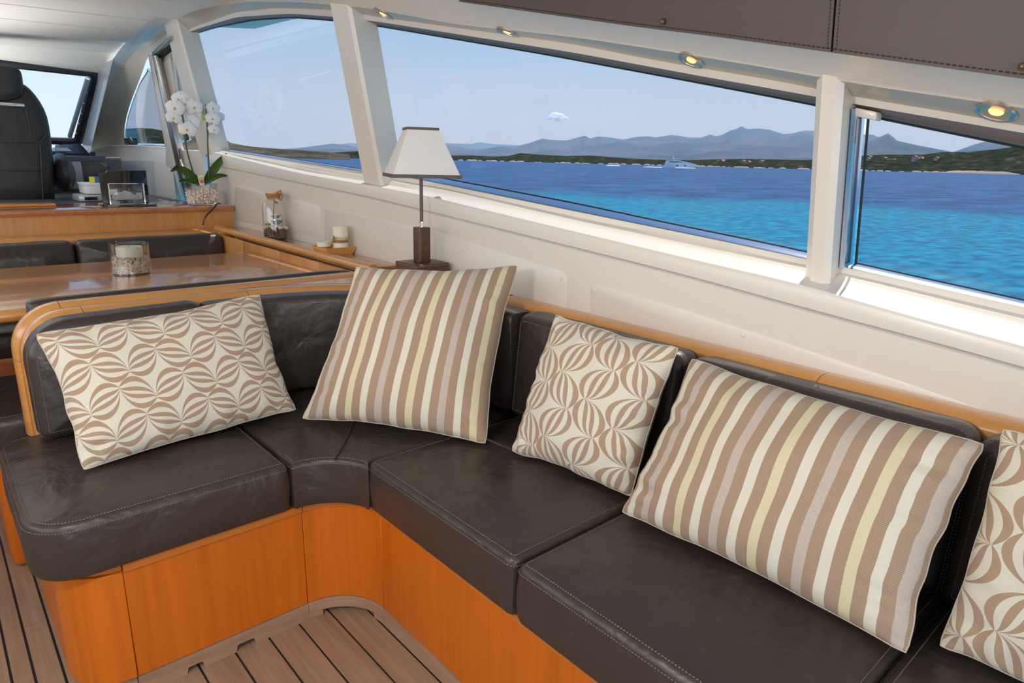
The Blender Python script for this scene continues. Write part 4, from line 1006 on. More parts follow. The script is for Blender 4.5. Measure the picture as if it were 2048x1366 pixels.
# ================================================================== CANDLES, JAR, VASE
LZ = RZ - .008
def px_xy(px, py, z): p = P(px, py, z=z); return p
tc_ = P(668, 490, z=LZ + .01); ty = P(668, 492, x=1.385)
TCX, TCY = 1.385, ty.y
tr = thing('candle_tray', 'small square bamboo tray on the side ledge carrying two candles', 'tray', (TCX, TCY, LZ))
def frus(c, s0, s1, z0, z1, w):
    r_ = lambda s, z: [(c[0] - s, c[1] - s, z), (c[0] + s, c[1] - s, z), (c[0] + s, c[1] + s, z), (c[0] - s, c[1] + s, z)]
    return MB().grid([r_(s0, z0), r_(s1, z1), r_(s1 - w, z1), r_(s0 - w, z0 + w), r_(.0001, z0 + w)], True).cap(r_(s0, z0), True)
obj('tray_body', frus((TCX, TCY), .058, .074, LZ, LZ + .034, .006), MC['bamboo'], tr, smooth=False)
def candle(name, label, x, y, z, r, h, band):
    c = thing(name, label, 'candle', (x, y, z))
    obj('wax', MB().lathe((x, y, z), [(.0, 0), (r, 0), (r, h - .004), (r - .003, h), (r * .8, h - .002), (.0, h - .004)], 28), MC['wax'], c)
    obj('wick', MB().tube([(x, y, z + h - .005), (x + .001, y, z + h + .008)], .0009, 5), MC['tag'], c)
    for z0, z1, m_ in band: obj('ribbon', MB().lathe((x, y, z), [(r + .0012, z0), (r + .0012, z1)], 28), MC[m_], c)
    return c
tx, ty_ = TCX + .020, TCY - .026
c1_ = candle('pillar_candle', 'tall ivory pillar candle tied with raffia on the bamboo tray', tx, ty_, LZ + .0062, .033, .118, [(.066, .070, 'raffia'), (.046, .058, 'ribbon'), (.058, .064, 'raffia')])
obj('raffia_bow', MB().tube([(tx - .034, ty_ - .005, LZ + .07), (tx - .05, ty_ - .035, LZ + .085), (tx - .044, ty_ - .012, LZ + .07), (tx - .050, ty_ + .006, LZ + .044), (tx - .036, ty_ - .006, LZ + .066)], .004, 5), MC['raffia'], c1_)
candle('short_candle', 'short ivory candle with a brown ribbon on the bamboo tray', TCX - .034, TCY + .030, LZ + .0062, .030, .046, [(.014, .026, 'ribbon')])
sh = MB(); 
for i in range(9): a = i * .7; sh.ball((TCX - .045 + .015 * math.cos(a), TCY + .066 + .010 * math.sin(a), LZ + .036), .008, 6, 4, (1, .7, .6))
tag(obj('dried_flowers', sh, MC['raffia']), 'little dried pale blossoms on the left corner of the bamboo tray', 'dried flowers', kind='stuff')

# terrarium jar
jb = P(552, 470, x=1.385); JX, JY = 1.385, jb.y
jr = .060; jh = P(550, 398, y=JY).z - LZ
jar = thing('terrarium_jar', 'corked glass jar with succulents and white stones on the side ledge', 'jar', (JX, JY, LZ))
prof = [(.0, .0), (jr * .85, .0), (jr, .008), (jr, jh * .80), (jr * .85, jh * .93), (jr * .52, jh), (jr * .48, jh + .012), (jr * .58, jh + .016)]
obj('glass_body', MB().lathe((JX, JY, LZ), prof, 32), GL['jar'], jar)
obj('cork', MB().lathe((JX, JY, LZ), [(0, jh + .006), (jr * .5, jh + .006), (jr * .68, jh + .028), (0, jh + .028)], 20), MC['cork'], jar)
obj('neck_rope', MB().tube([(JX + jr * .52 * math.cos(a), JY + jr * .52 * math.sin(a), LZ + jh + .004 + .003 * math.sin(a * 3)) for a in np.linspace(0, 6.28, 20)], .0035, 6)
    .tube([(JX + .01, JY - .01, LZ + jh + .03), (JX + .03, JY - .02, LZ + jh + .042), (JX + .036, JY - .03, LZ + jh + .02), (JX + .026, JY - .03, LZ + jh - .005)], .006, 7)
    .tube([(JX - .01, JY - .028, LZ + jh), (JX - .008, JY - .035, LZ + jh - .012), (JX + .005, JY - .034, LZ + jh - .018)], .006, 7), MC['rope'], jar)
obj('soil', MB().lathe((JX, JY, LZ), [(0, .003), (jr * .84, .003), (jr * .96, .010), (jr * .96, .045), (jr * .6, .062), (0, .058)], 20), MC['soil'], jar)
sm = MB()
for i in range(34):
    a = random.uniform(0, 6.28); r_ = random.uniform(.3, .92) * jr; sm.ball((JX + r_ * math.cos(a), JY + r_ * math.sin(a), LZ + .064 - .012 * (r_ / jr) + random.uniform(0, .006)), random.uniform(.006, .011), 6, 4, (1, 1, .8))
obj('white_stones', sm, MC['stone'], jar, kind='stuff')
def rosette(c, r, n, m, par, up=.5):
    mb = MB()
    for i in range(n):
        a = i * 2.4; k = 1 - .5 * i / n; d = Vector((math.cos(a), math.sin(a), up + .8 * i / n)).normalized()
        mb.tube([Vector(c), Vector(c) + d * r * k * .5, Vector(c) + d * r * k], [r * .12, r * .2, .0005], 6)
    obj('succulent', mb, m, par)
rosette((JX, JY - .016, LZ + .078), .040, 18, MC['succ'], jar); rosette((JX + .004, JY + .004, LZ + .105), .032, 16, MC['succp'], jar); rosette((JX - .034, JY + .012, LZ + .070), .020, 12, MC['succl'], jar)
obj('dried_stalk', MB().tube([(JX, JY, LZ + .06), (JX - .004, JY + .006, LZ + .12), (JX + .004, JY, LZ + jh)], .003, 5).tube([(JX + .035, JY, LZ + .06), (JX + .042, JY, LZ + .11), (JX + .026, JY, LZ + .135)], .0016, 5), MC['cork'], jar)

# candle vase on the table
vb = P(267, 548, z=TZ); VX, VY = vb.x, vb.y + .02
vr = .072; vh = P(264, 485, y=VY).z - TZ
vs_ = thing('candle_vase', 'clear glass cylinder with gravel and an ivory candle on the dinette table', 'candle holder', (VX, VY, TZ))
obj('glass_cylinder', MB().lathe((VX, VY, TZ), [(0, .0008), (vr, .0008), (vr, vh), (vr - .003, vh), (vr - .003, .006), (0, .006)], 40), GL['jar'], vs_)
gm = MB(); gm.lathe((VX, VY, TZ), [(0, .007), (vr - .006, .007), (vr - .006, .066), (vr * .6, .072), (0, .072)], 24)
for i in range(420):
    a = random.uniform(0, 6.28); 
    if i < 300: r_ = vr - .006; z = random.uniform(.01, .068)
    else: r_ = random.uniform(.3, 1) * (vr - .007); z = .07
    gm.ball((VX + r_ * math.cos(a), VY + r_ * math.sin(a), TZ + z), random.uniform(.0025, .0042), 5, 3, (.6, .6, 1))
obj('gravel', gm, MC['gravel'], vs_, kind='stuff')
obj('candle', MB().lathe((VX, VY, TZ), [(0, .06), (.048, .06), (.048, .106), (.046, .109), (.0, .107)], 32), MC['wax'], vs_)
obj('wick', MB().tube([(VX, VY, TZ + .105), (VX, VY, TZ + .115)], .001, 5), MC['ribbon'], vs_)

# ================================================================== ORCHID
OX, OY = P(405, 411, y=4.30).x, 4.30; OZ = CZ
orc = thing('potted_orchid', 'white orchid with two stems in a square glass pot of gravel on the counter', 'plant', (OX, OY, OZ))
pw = .075; ph = P(404, 366, y=OY).z - OZ
def sqp(s, z): return [(OX - s, OY - s, OZ + z), (OX + s, OY - s, OZ + z), (OX + s, OY + s, OZ + z), (OX - s, OY + s, OZ + z)]
obj('glass_pot', MB().grid([sqp(.0001, .001), sqp(pw * .88, .001), sqp(pw, ph), sqp(pw - .004, ph), sqp(pw * .88 - .004, .008), sqp(.0001, .008)], True), GL['jar'], orc, smooth=False)
gh = ph * .70
gm = MB().grid([sqp(.0001, .009), sqp(pw * .88 - .006, .009), sqp(pw * .95 - .004, gh), sqp(.0001, gh)], True)
for i in range(260):
    f_ = i % 2; s = pw * .92; u = random.uniform(-s, s); z = random.uniform(.012, gh)
    q = (OX + u, OY - s * (.94 + .05 * z / gh), OZ + z) if f_ == 0 else (OX - s * (.94 + .05 * z / gh), OY + u, OZ + z)
    if i > 200: q = (OX + u, OY + random.uniform(-s, s), OZ + gh)
    gm.ball(q, random.uniform(.004, .008), 5, 3)
obj('gravel', gm, MC['pinkgravel'], orc, kind='stuff')
def Q(px, py, dy=0): return P(px, py, y=OY + dy)
def leaf(pts, w, tw=0):
    mb = MB(); pts = lerp_poly(smooth_poly(pts), 14); rows = []
    for i, p in enumerate(pts):
        t = i / 13; ww = w * math.sin(math.pi * min(1, .12 + t * .88)) ** .7; d = (pts[min(i + 1, 13)] - pts[max(i - 1, 0)]).normalized()
        sd = d.cross(Vector((0, -1, .25))).normalized()
        rows.append([p - sd * ww, p + Vector((0, .012, 0)) * 1, p + sd * ww])
    top_ = rows; mb.grid(top_); mb.grid([[q + Vector((0, .003, 0)) for q in r_] for r_ in rows]); obj('leaf', mb, MC['leaf'], orc)
leaf([Q(404, 370), Q(378, 345), Q(355, 334), Q(341, 344)], .022)
leaf([Q(400, 370, -.03), Q(380, 352, -.04), Q(360, 336, -.05), Q(350, 331, -.05)], .022)
leaf([Q(408, 368), Q(420, 350), Q(438, 325), Q(454, 306)], .024)
leaf([Q(410, 368, -.02), Q(425, 356, -.04), Q(442, 350, -.05), Q(456, 352, -.05)], .016)
leaf([Q(398, 368, -.04), Q(382, 361, -.05), Q(368, 360, -.05), Q(358, 363, -.05)], .014)
def st_(px): 
    p = smooth_poly([Q(a, b) for a, b in px]); obj('flower_stem', MB().tube(p, .0045, 6), MC['stem'], orc)
st_([(391, 368), (385, 340), (374, 305), (369, 265), (366, 235), (361, 215), (356, 208)])
st_([(417, 362), (418, 330), (415, 290), (416, 260), (413, 235)])
obj('support_stick', MB().tube([Q(419, 350), Q(411, 209)], .0035, 6), MC['black'], orc)
def flower(px, py, r, rot=0, dy=0, yaw=0, open_=1.0):
    c = Q(px, py, dy); n = Vector((-.45 + yaw, -1, .05)).normalized(); sd = n.cross(Vector((0, 0, 1))).normalized(); u = sd.cross(n)
    mb = MB()
    for ang, L, wd in ((90, 1.0, .42), (215, .95, .40), (325, .95, .40), (170, 1.0, .62), (10, 1.0, .62)):
        a = math.radians(ang + rot); d = sd * math.cos(a) + u * math.sin(a); w_ = sd * -math.sin(a) + u * math.cos(a)
        rows = []
        for k in range(7):
            t = k / 6; ww = r * wd * math.sin(math.pi * (t * .86 + .10)) ** .8; f = c + d * r * L * t - n * r * .22 * t * t
            rows.append([f - w_ * ww - n * .08 * r, f - w_ * ww * .5, f + n * .05 * r, f + w_ * ww * .5, f + w_ * ww - n * .08 * r])
        mb.grid(rows); mb.grid([[q - n * .0025 for q in r_] for r_ in rows])
    o_ = obj('flower', mb, MC['petal'], orc)
    obj('flower_lip', MB().ball(c + n * r * .10 - u * r * .12, r * .12, 8, 6, (1, 1, 1.3)), MC['lipm'], o_)
for a in ((357, 198, 15, 5), (365, 196, 14, -8), (349, 215, 17, 10), (371, 208, 13, 0), (378, 222, 15, 14), (388, 214, 16, -10), (347, 235, 14, 8), (379, 243, 18, 0), (374, 258, 17, 12), (393, 232, 13, 20),
          (426, 216, 13, 0), (425, 237, 14, 10), (436, 234, 12, -12), (428, 259, 11, 8)):
    flower(a[0], a[1], a[2] / 1330 * 4.1, a[3], dy=random.uniform(-.05, .04), yaw=random.uniform(-.3, .3))
for a in ((405, 222, 4), (407, 234, 5), (404, 213, 3)): obj('bud', MB().ball(Q(a[0], a[1]), a[2] / 1330 * 4.1, 8, 6, (1, 1, 1.3)), MC['bud'], orc)
tg = obj('plant_tag', MB().poly_prism([Q(395, 352, -.085), Q(406, 350, -.085), Q(409, 368, -.085), Q(400, 371, -.085)], (0, .002, 0)), MC['tag'], orc, label='white plant tag with a pink and yellow flower print')
obj('tag_print', MB().poly_prism([Q(399, 361, -.087), Q(406, 359, -.087), Q(408, 366, -.087), Q(402, 367, -.087)], (0, .001, 0)), MC['pink'], tg)
obj('tag_print', MB().poly_prism([Q(398, 355, -.087), Q(405, 354, -.087), Q(406, 358, -.087), Q(399, 360, -.087)], (0, .001, 0)), MC['yellow'], tg)
cd = obj('power_cord', MB().tube(smooth_poly([P(441, 409, y=CY + .03) + Vector((0, 0, .004)), P(434, 409, y=CY + .0) + Vector((0, 0, .008)), P(431, 413, y=CY - .012), P(420, 424, y=CY - .02), P(411, 433, y=CY - .04), P(407, 442, y=CY - .10), P(406, 449, y=3.95)]), .0045, 8), MC['black'])
tag(cd, 'black power cord hanging from the counter down to the bench', 'cord')
obj('cord_clip', MB().ball(P(432, 407, y=CY + .02), .012, 8, 6), MC['chrome'], cd)

# ================================================================== CRYSTAL AND TRAY ON COUNTER
gy = 4.36
def G(px, py, dy=0): return P(px, py, y=gy + dy)
fr = thing('picture_frame', 'black glossy angled stand behind the crystal block on the counter', 'stand', G(245, 412))
obj('back_plate', MB().poly_prism([G(207, 410, .10), G(197, 347, .16), G(211, 346, .16), G(215, 341, .16), G(292, 341, .16), G(299, 407, .10)], (0, .014, 0)), MC['blackgloss'], fr, bevel=.002)
b0 = G(255, 413)
obj('foot', MB().box(G(208, 413).x, G(305, 409).x, gy - .10, gy + .12, CZ, CZ + .012), MC['blackgloss'], fr, bevel=.003)
cr_ = thing('crystal_block', 'clear crystal block engraved with a motor yacht on the black stand', 'crystal block', G(257, 408, -.03))
x0_, x1_ = G(219, 400, -.03).x, G(288, 400, -.03).x; zt_ = G(250, 367, -.03).z; zb_ = CZ + .0125
obj('block', MB().box(x0_, x1_, gy - .055, gy - .005, zb_, zt_), GL['crystal'], cr_, bevel=.004)
w_ = x1_ - x0_; h_ = zt_ - zb_
yh = [(.06, .30), (.14, .20), (.80, .20), (.96, .40), (.72, .46), (.60, .60), (.46, .66), (.38, .58), (.22, .56), (.12, .44)]
obj('engraving', MB().poly_prism([(x0_ + a * w_, gy - .034, zb_ + b * h_) for a, b in yh], (0, .012, 0)), MC['engraving'], cr_, bevel=.002)
e_ = MB()
for a, b in (((x0_, zb_), (x1_, zb_)), ((x0_, zt_), (x1_, zt_)), ((x0_, zb_), (x0_, zt_)), ((x1_, zb_), (x1_, zt_))): e_.tube([(a[0], gy - .055, a[1]), (b[0], gy - .055, b[1])], .0035, 4)
obj('cut_edge', e_, MC['chrome'], cr_)

# ================================================================== HELM
HSX, HSY = P(-12, 300, y=5.2).x, 5.25
hs = thing('helm_chair', 'black leather helm chair seen from behind at the left edge', 'chair', (HSX, HSY, -.05))
def slabshape(pts, y0, th, n=2):     # rounded upholstered slab from a front outline (x,z)
    mb = MB(); rows = []
    c = (sum(p[0] for p in pts) / len(pts), sum(p[1] for p in pts) / len(pts))
    for k, dy in ((.86, 0), (.95, .012), (1, .05), (1, th - .05), (.95, th - .012), (.86, th)):
        rows.append([(c[0] + (a - c[0]) * k, y0 + dy, c[1] + (b - c[1]) * k) for a, b in pts])
    fr_ = [[(c[0] + (a - c[0]) * k, y0 - .014 * (1 - k / .86), c[1] + (b - c[1]) * k) for a, b in pts] for k in (.02, .4, .7)]
    mb.grid(fr_ + rows, True); mb.cap(rows[-1]); return mb
def HP(px, py): p = P(px, py, y=HSY); return (p.x, p.z)
rt = [HP(a, b) for a, b in ((4, 166), (40, 163), (58, 172), (78, 195), (95, 225), (103, 262), (108, 310), (112, 350), (112, 420))]
lt = [(2 * HSX - x, z) for x, z in rt][::-1]
o_ = smooth_poly([Vector((a, 0, b)) for a, b in rt + lt], 1)
obj('backrest', slabshape([(p.x, p.z) for p in o_], HSY, .16), MC['blackleather'], hs, angle=60)
hd = [HP(a, b) for a, b in ((0, 131), (25, 133), (40, 138), (46, 155), (49, 208))]
hd2 = [(2 * HSX - x, z) for x, z in hd][::-1]
o_ = smooth_poly([Vector((a, 0, b)) for a, b in hd + hd2], 2)
obj('headrest', slabshape([(p.x, p.z) for p in o_], HSY - .045, .12), MC['blackleather'], hs, angle=60)
cp = [HP(a, b) for a, b in ((0, 284), (60, 285), (80, 284), (92, 270))]
obj('back_seam', MB().tube([(a, HSY - .016, b) for a, b in cp], .004, 6).tube([(HP(80, 290)[0], HSY - .014, HP(80, 290)[1]), (HP(86, 410)[0], HSY - .014, HP(86, 410)[1])], .004, 6)
    .tube([(a, HSY - .016, b) for a, b in [HP(0, 340), HP(84, 341)]], .0035, 6).tube([(a, HSY - .016, b) for a, b in [HP(0, 380), HP(86, 380)]], .0035, 6).tube([(a, HSY - .014, b) for a, b in [HP(50, 212), HP(58, 250), HP(62, 284)]], .0035, 6), MC['blackleather'], hs)
obj('headrest_bracket', MB().box(HP(0, 205)[0] - .2, HP(47, 205)[0], HSY - .03, HSY - .01, HP(0, 212)[1], HP(0, 205)[1]), MC['chrome'], hs, bevel=.003)
obj('armrest', MB().ball(P(124, 346, y=HSY + .18), .085, 14, 10, (.85, 2.2, 1.5)), MC['blackleather'], hs)
obj('pedestal', MB().box(HSX - .12, HSX + .12, HSY + .05, HSY + .3, -.05, .6), MC['black'], hs)
# dashboard and desk
db = thing('dashboard', 'dark grey dashboard console below the windshield', 'dashboard', (.6, 6.2, -.05))
dy_ = 5.95; dz = P(200, 313, y=dy_).z
xr = P(243, 313, y=dy_).x
obj('console_body', MB().poly_prism([(-.9, dy_, -.05), (xr + .02, dy_, -.05), (xr, dy_, dz), (-.9, dy_, dz)], (0, .5, 0)), MC['dash'], db, bevel=.02, seg=3)
obj('console_top', MB().poly_prism([P(110, 290, y=6.75), P(160, 287, y=6.75), P(178, 306, y=6.5), P(110, 308, y=6.45)], (0, 0, -.08)), MC['darkmetal'], db)
for k in range(5): obj('air_vent_slat', MB().box(P(112, 300, y=6.4).x, P(142, 300, y=6.4).x, 6.40 + k * .035, 6.415 + k * .035, P(120, 301, y=6.4).z - .002 + k * .004, P(120, 301, y=6.4).z + .006 + k * .004), MC['silver'], db)
obj('screen_frame', MB().box(.6, P(216, 325, y=dy_).x, dy_ - .03, dy_, P(216, 375, y=dy_).z, P(216, 323, y=dy_).z), MC['black'], db, bevel=.01)
obj('sunlit_alu_panel', MB().box(.55, P(160, 325, y=dy_).x, dy_ - .05, dy_ - .028, P(160, 378, y=dy_).z, P(160, 323, y=dy_).z), MC['dashalu_sunlit'], db, bevel=.008)  # lighter panel colour stands in for the sunlit part of the console
dk = thing('helm_desk', 'low dark blue desk surface beside the helm seat behind the counter', 'desk', (.7, 5.2, -.05))
DZ = CZ - .01
obj('desk_top', MB().box(.3, 1.36, 4.68, 5.9, DZ - .04, DZ), MC['dash'], dk, bevel=.01)
obj('desk_body', MB().box(.35, 1.3, 4.75, 5.85, -.05, DZ - .04), MC['dash'], dk)
bx = thing('white_box', 'white plastic box stacked on the silver device by the black stand', 'box', P(190, 388, y=4.95))
a, b = P(171, 388, y=4.95), P(206, 367, y=4.95)
obj('body', MB().box(a.x, b.x, 4.95, 5.15, DZ + .045, b.z), MC['white'], bx, bevel=.006); obj('lid', MB().box(a.x - .004, b.x + .004, 4.945, 5.155, b.z - .012, b.z + .002), MC['white'], bx, bevel=.003)
sv = thing('silver_device', 'flat silver device on the helm desk left of the black stand', 'device', P(180, 396, y=4.9))
a, b = P(158, 398, y=4.9), P(204, 385, y=4.9)
obj('body', MB().box(a.x, b.x, 4.9, 5.12, DZ + .002, DZ + .042), MC['silver'], sv, bevel=.008); obj('display', MB().box(a.x + .03, b.x - .03, 4.897, 4.90, DZ + .012, DZ + .03), MC['blackgloss'], sv)
bk = thing('small_carton', 'little blue and yellow carton lying on the white box', 'carton', P(195, 362, y=5.02))
a, b = P(184, 367, y=5.02), P(203, 359, y=5.02); zt2 = P(206, 367, y=4.95).z + .0025
obj('carton_end', MB().box(a.x, a.x + .018, 5.02, 5.1, zt2, zt2 + .035), MC['yellow'], bk); obj('carton_body', MB().box(a.x + .018, b.x, 5.02, 5.1, zt2, zt2 + .035), MC['blue'], bk)
pn = obj('pen', MB().tube([P(148, 398, z=DZ + .008), P(152, 391, z=DZ + .03)], .004, 6), MC['black']); tag(pn, 'black pen lying on the helm desk by the silver device', 'pen')

# ================================================================== SPOTLIGHTS
def spot(px, py, wpx, label, ceiling=False, r=.034):
    if ceiling: c = P(px, py, z=left[2].z - .005); n = Vector((0, 0, -1)); t = Vector((1, 0, 0))
    else:
        y = P(px, py, lean=1.515).y; c = V(y, ST, 1.545).lerp(V(y, BL, 1.49), .5) + Vector((-.004, 0, .004))
        a, b = V(y, ST, 1.545), V(y, BL, 1.49); t = (V(y + .05, BL, 1.49) - V(y - .05, BL, 1.49)).normalized(); n = t.cross(b - a).normalized()
        if n.z > 0: n = -n
    s = thing('spotlight', label, 'spotlight', c, 'recessed chrome spotlights')
    u = t; v = n.cross(u).normalized()
    def ring(r_, h): return [c + (u * math.cos(k) + v * math.sin(k) * .999) * r_ + n * h for k in np.linspace(0, 2 * math.pi, 25)[:-1]]
    obj('rim', MB().grid([ring(r, -.002), ring(r, .004), ring(r * .93, .007), ring(r * .78, .006), ring(r * .74, .0)], True), MC['rimchrome'], s)
    obj('reflector', MB().grid([ring(r * .76, .0045), ring(r * .5, .0028), ring(.0005, .0022)], True), MC['spotglass'], s)
    obj('bulb', MB().grid([ring(r * .36, .003), ring(r * .30, .0055), ring(.0005, .007)], True), MC['bulb'], s)
    return s
spot(767, 27, 0, 'chrome spotlight in the header beside the forward pillar top', r=.036)
spot(1015, 64, 0, 'chrome spotlight in the header above the left half of the long window')
spot(1384, 125, 0, 'chrome spotlight in the header above the right half of the long window')
spot(1992, 233, 0, 'chrome spotlight in the header over the aft window at the right')
spot(13, 50, 0, 'chrome spotlight in the pale slatted ceiling at the left edge', ceiling=True, r=.055)

# ================================================================== OUTSIDE
SEA = -2.3
def sea_mat():
    m, n, b = new_mat('sea_water'); X = NX(n); g = n.nodes.new('ShaderNodeNewGeometry'); sp = n.nodes.new('ShaderNodeSeparateXYZ'); n.links.new(g.outputs['Position'], sp.inputs[0])
    d = X.m('SQRT', X.m('ADD', X.m('POWER', sp.outputs[0], 2.0), X.m('POWER', sp.outputs[1], 2.0)))
    def nz(sc, det=3, mp=(1, 1, 1)):
        q = n.nodes.new('ShaderNodeMapping'); q.inputs['Scale'].default_value = mp; q.inputs['Rotation'].default_value = (0, 0, .5)
        t = n.nodes.new('ShaderNodeTexNoise'); t.inputs['Scale'].default_value = sc; t.inputs['Detail'].default_value = det
        n.links.new(g.outputs['Position'], q.inputs[0]); n.links.new(q.outputs[0], t.inputs['Vector']); return t.outputs['Fac']
    edge = X.m('ADD', d, X.m('MULTIPLY', X.m('SUBTRACT', nz(.03, 4), .5), 70.0))
    f = n.nodes.new('ShaderNodeMapRange'); f.inputs['From Min'].default_value = 62; f.inputs['From Max'].default_value = 84; n.links.new(edge, f.inputs['Value'])
    w = nz(.8, 7, (1, 2.0, 1)); wr = n.nodes.new('ShaderNodeMapRange'); wr.inputs['From Min'].default_value = .36; wr.inputs['From Max'].default_value = .66; n.links.new(w, wr.inputs['Value'])
    tq = color_mix(n, wr.outputs[0], (0.0, 0.115, 0.22), (0.0, 0.27, 0.39))
    w2 = nz(.12, 6, (1, 2.2, 1)); wr2 = n.nodes.new('ShaderNodeMapRange'); wr2.inputs['From Min'].default_value = .38; wr2.inputs['From Max'].default_value = .62; n.links.new(w2, wr2.inputs['Value'])
    dp = color_mix(n, wr2.outputs[0], (0.006, 0.045, 0.13), (0.025, 0.105, 0.25))
    n.links.new(color_mix(n, f.outputs[0], tq, dp), b.inputs['Base Color'])
    _set(b, 'Roughness', 0.35); _set(b, 'IOR', 1.33); _set(b, 'Specular IOR Level', 0.06)
    bp = n.nodes.new('ShaderNodeBump'); bp.inputs['Strength'].default_value = 0.9; bp.inputs['Distance'].default_value = 0.25
    n.links.new(w, bp.inputs['Height']); n.links.new(bp.outputs[0], b.inputs['Normal'])
    return m
sea = MB(); rr = [3, 20, 60, 200, 700, 2500, 9000, 40000]; na = 64
sea.grid([[(r_ * math.cos(2 * math.pi * k / na), r_ * math.sin(2 * math.pi * k / na), SEA) for k in range(na)] for r_ in rr], True)
so = obj('sea', sea, sea_mat(), smooth=False, keep_origin=True); tag(so, 'turquoise near water turning deep blue towards the coast', 'sea', kind='stuff')

def terrain(name, label, cat, px, dist, shore, m, rough=.2, depth=1.0, seed=0, nseg=8):
    """px: ridge pixels left to right; builds a real slope from the shore up to the ridge and down behind"""
    xs_ = [a for a, b in px]; ys_ = [b for a, b in px]; N = max(60, int((xs_[-1] - xs_[0]) / 3))
    cols = []
    for i in range(N + 1):
        x = xs_[0] + (xs_[-1] - xs_[0]) * i / N; y = float(np.interp(x, xs_, ys_)); rdg = P(x, y, dist=dist); d = Vector((rdg.x, rdg.y, 0)).normalized()
        hh = rdg.z - SEA; col = []
        for k in range(nseg + 1):
            t = k / nseg; q = d * (shore + (dist - shore) * t); e = t ** .8
            nn = noise.fractal(Vector((q.x, q.y, seed * 100)) / (dist * .05), 1.0, 2.0, 5)
            z = hh * e * (1 + rough * nn * math.sin(math.pi * t) * 1.6); 
            z = min(z, hh * (shore + (dist - shore) * t) / dist * .985) if 0 < t < 1 else z
            col.append(Vector((q.x, q.y, SEA + z - (.5 if t == 0 else 0))))
        col.append(Vector((d.x * dist * 1.12, d.y * dist * 1.12, SEA + hh * .4)))
        cols.append(col)
    o = obj(name, MB().grid(cols), m, keep_origin=False, angle=80); tag(o, label, cat); return o
def rock_mat(name, c1, c2, sc, c3=None):
    m, n, b = new_mat(name); g = n.nodes.new('ShaderNodeNewGeometry'); t = n.nodes.new('ShaderNodeTexNoise'); t.inputs['Scale'].default_value = sc; t.inputs['Detail'].default_value = 8
    r = n.nodes.new('ShaderNodeValToRGB'); r.color_ramp.elements[0].position = .40; r.color_ramp.elements[1].position = .60; r.color_ramp.elements[0].color = (*c1, 1); r.color_ramp.elements[1].color = (*c2, 1)
    if c3: e = r.color_ramp.elements.new(.70); e.color = (*c3, 1)
    n.links.new(g.outputs['Position'], t.inputs['Vector']); n.links.new(t.outputs['Fac'], r.inputs[0]); n.links.new(r.outputs[0], b.inputs['Base Color']); _set(b, 'Roughness', 1.0); _set(b, 'Specular IOR Level', 0.0); return m
mt = rock_mat('mountain_rock', (0.075, 0.085, 0.075), (0.13, 0.13, 0.12), .0016)
mt2 = rock_mat('near_mountain', (0.06, 0.075, 0.055), (0.12, 0.12, 0.10), .003)
scrub = rock_mat('coastal_scrub', (0.020, 0.027, 0.019), (0.042, 0.050, 0.034), .05, (0.13, 0.10, 0.07))
RM = [(893, 290), (928, 295), (958, 298.6), (997, 293), (1030, 293), (1059, 286), (1085, 277), (1102, 280), (1133, 281), (1170, 271), (1180, 277), (1196, 273), (1221, 275), (1247, 279), (1271, 274), (1296, 272.5), (1312, 275), (1340, 270), (1360, 271.5), (1377, 275), (1403, 275), (1420, 269), (1433, 272.5), (1446, 269), (1462, 260), (1472, 258.5), (1483, 252), (1494, 258), (1518, 257), (1540, 259.5), (1566, 268), (1583, 267), (1609, 261), (1660, 262), (1700, 268), (1745, 269), (1757, 274)]
RM = [(560, 298), (596, 296), (637, 291), (665, 287), (692, 290), (717, 295), (800, 296), (860, 292)] + RM + [(1800, 290), (1900, 305)]
terrain('mountain_range', 'blue hazy mountain range with a pointed peak across the bay', 'mountains', RM, 8500, 5600, mt, seed=2, rough=.25)
terrain('mountain_range', 'faint far mountains low on the horizon right of the lamp shade', 'mountains', [(600, 297), (700, 286), (770, 290), (860, 288), (893, 286), (942, 288), (958, 284.5), (985, 288), (1026, 290), (1060, 292)], 12500, 9600, mt, seed=3)
terrain('mountain', 'pointed dark hill seen through the aft window', 'mountain', [(1640, 305), (1700, 296), (1735, 285), (1757, 275), (1768, 270), (1776, 266.5), (1784, 272), (1794, 281), (1823, 288), (1900, 303), (1930, 318)], 6200, 4600, mt2, seed=4)
terrain('mountain', 'low blue hill at the far right of the aft window', 'mountain', [(1880, 316), (1900, 306), (1918, 300), (1945, 290), (1973, 282), (1995, 283.6), (2048, 293), (2200, 305)], 7000, 5300, mt2, seed=6)
terrain('foothills', 'lower blue foothills in front of the mountain range', 'hills', [(1080, 318), (1150, 306), (1220, 298), (1260, 297), (1300, 301), (1360, 299), (1420, 292), (1480, 287), (1540, 290), (1600, 292), (1660, 297)], 6800, 5000, mt, seed=9, rough=.3)
CO = [(780, 312), (905, 311), (946, 311), (985, 313), (1016, 312), (1041, 306), (1075, 309), (1133, 312), (1180, 311), (1260, 317), (1333, 320), (1394, 320), (1444, 318), (1500, 318), (1611, 320), (1680, 316), (1728, 311), (1776, 309), (1849, 309), (1885, 304), (1940, 304), (1995, 298), (2048, 291), (2200, 286)]
cst = terrain('coast', 'low dark green wooded coast behind the water', 'coast', CO, 2100, 1650, scrub, seed=5, rough=.35)
terrain('coast', 'small dark wooded headland left of the forward pillar of the long window', 'coast', [(640, 313), (654, 309), (670, 305), (719, 302), (780, 303), (800, 312)], 1500, 1200, scrub, seed=7, rough=.3)
terrain('hillside', 'hillside with a low ridge at the left end of the arched window', 'hill', [(330, 262), (400, 262), (435, 270), (446, 276), (462, 286), (500, 293), (550, 297), (640, 303), (700, 308)], 900, 700, rock_mat('dry_hill', (0.05, 0.055, 0.04), (0.13, 0.10, 0.07), .03), seed=8)
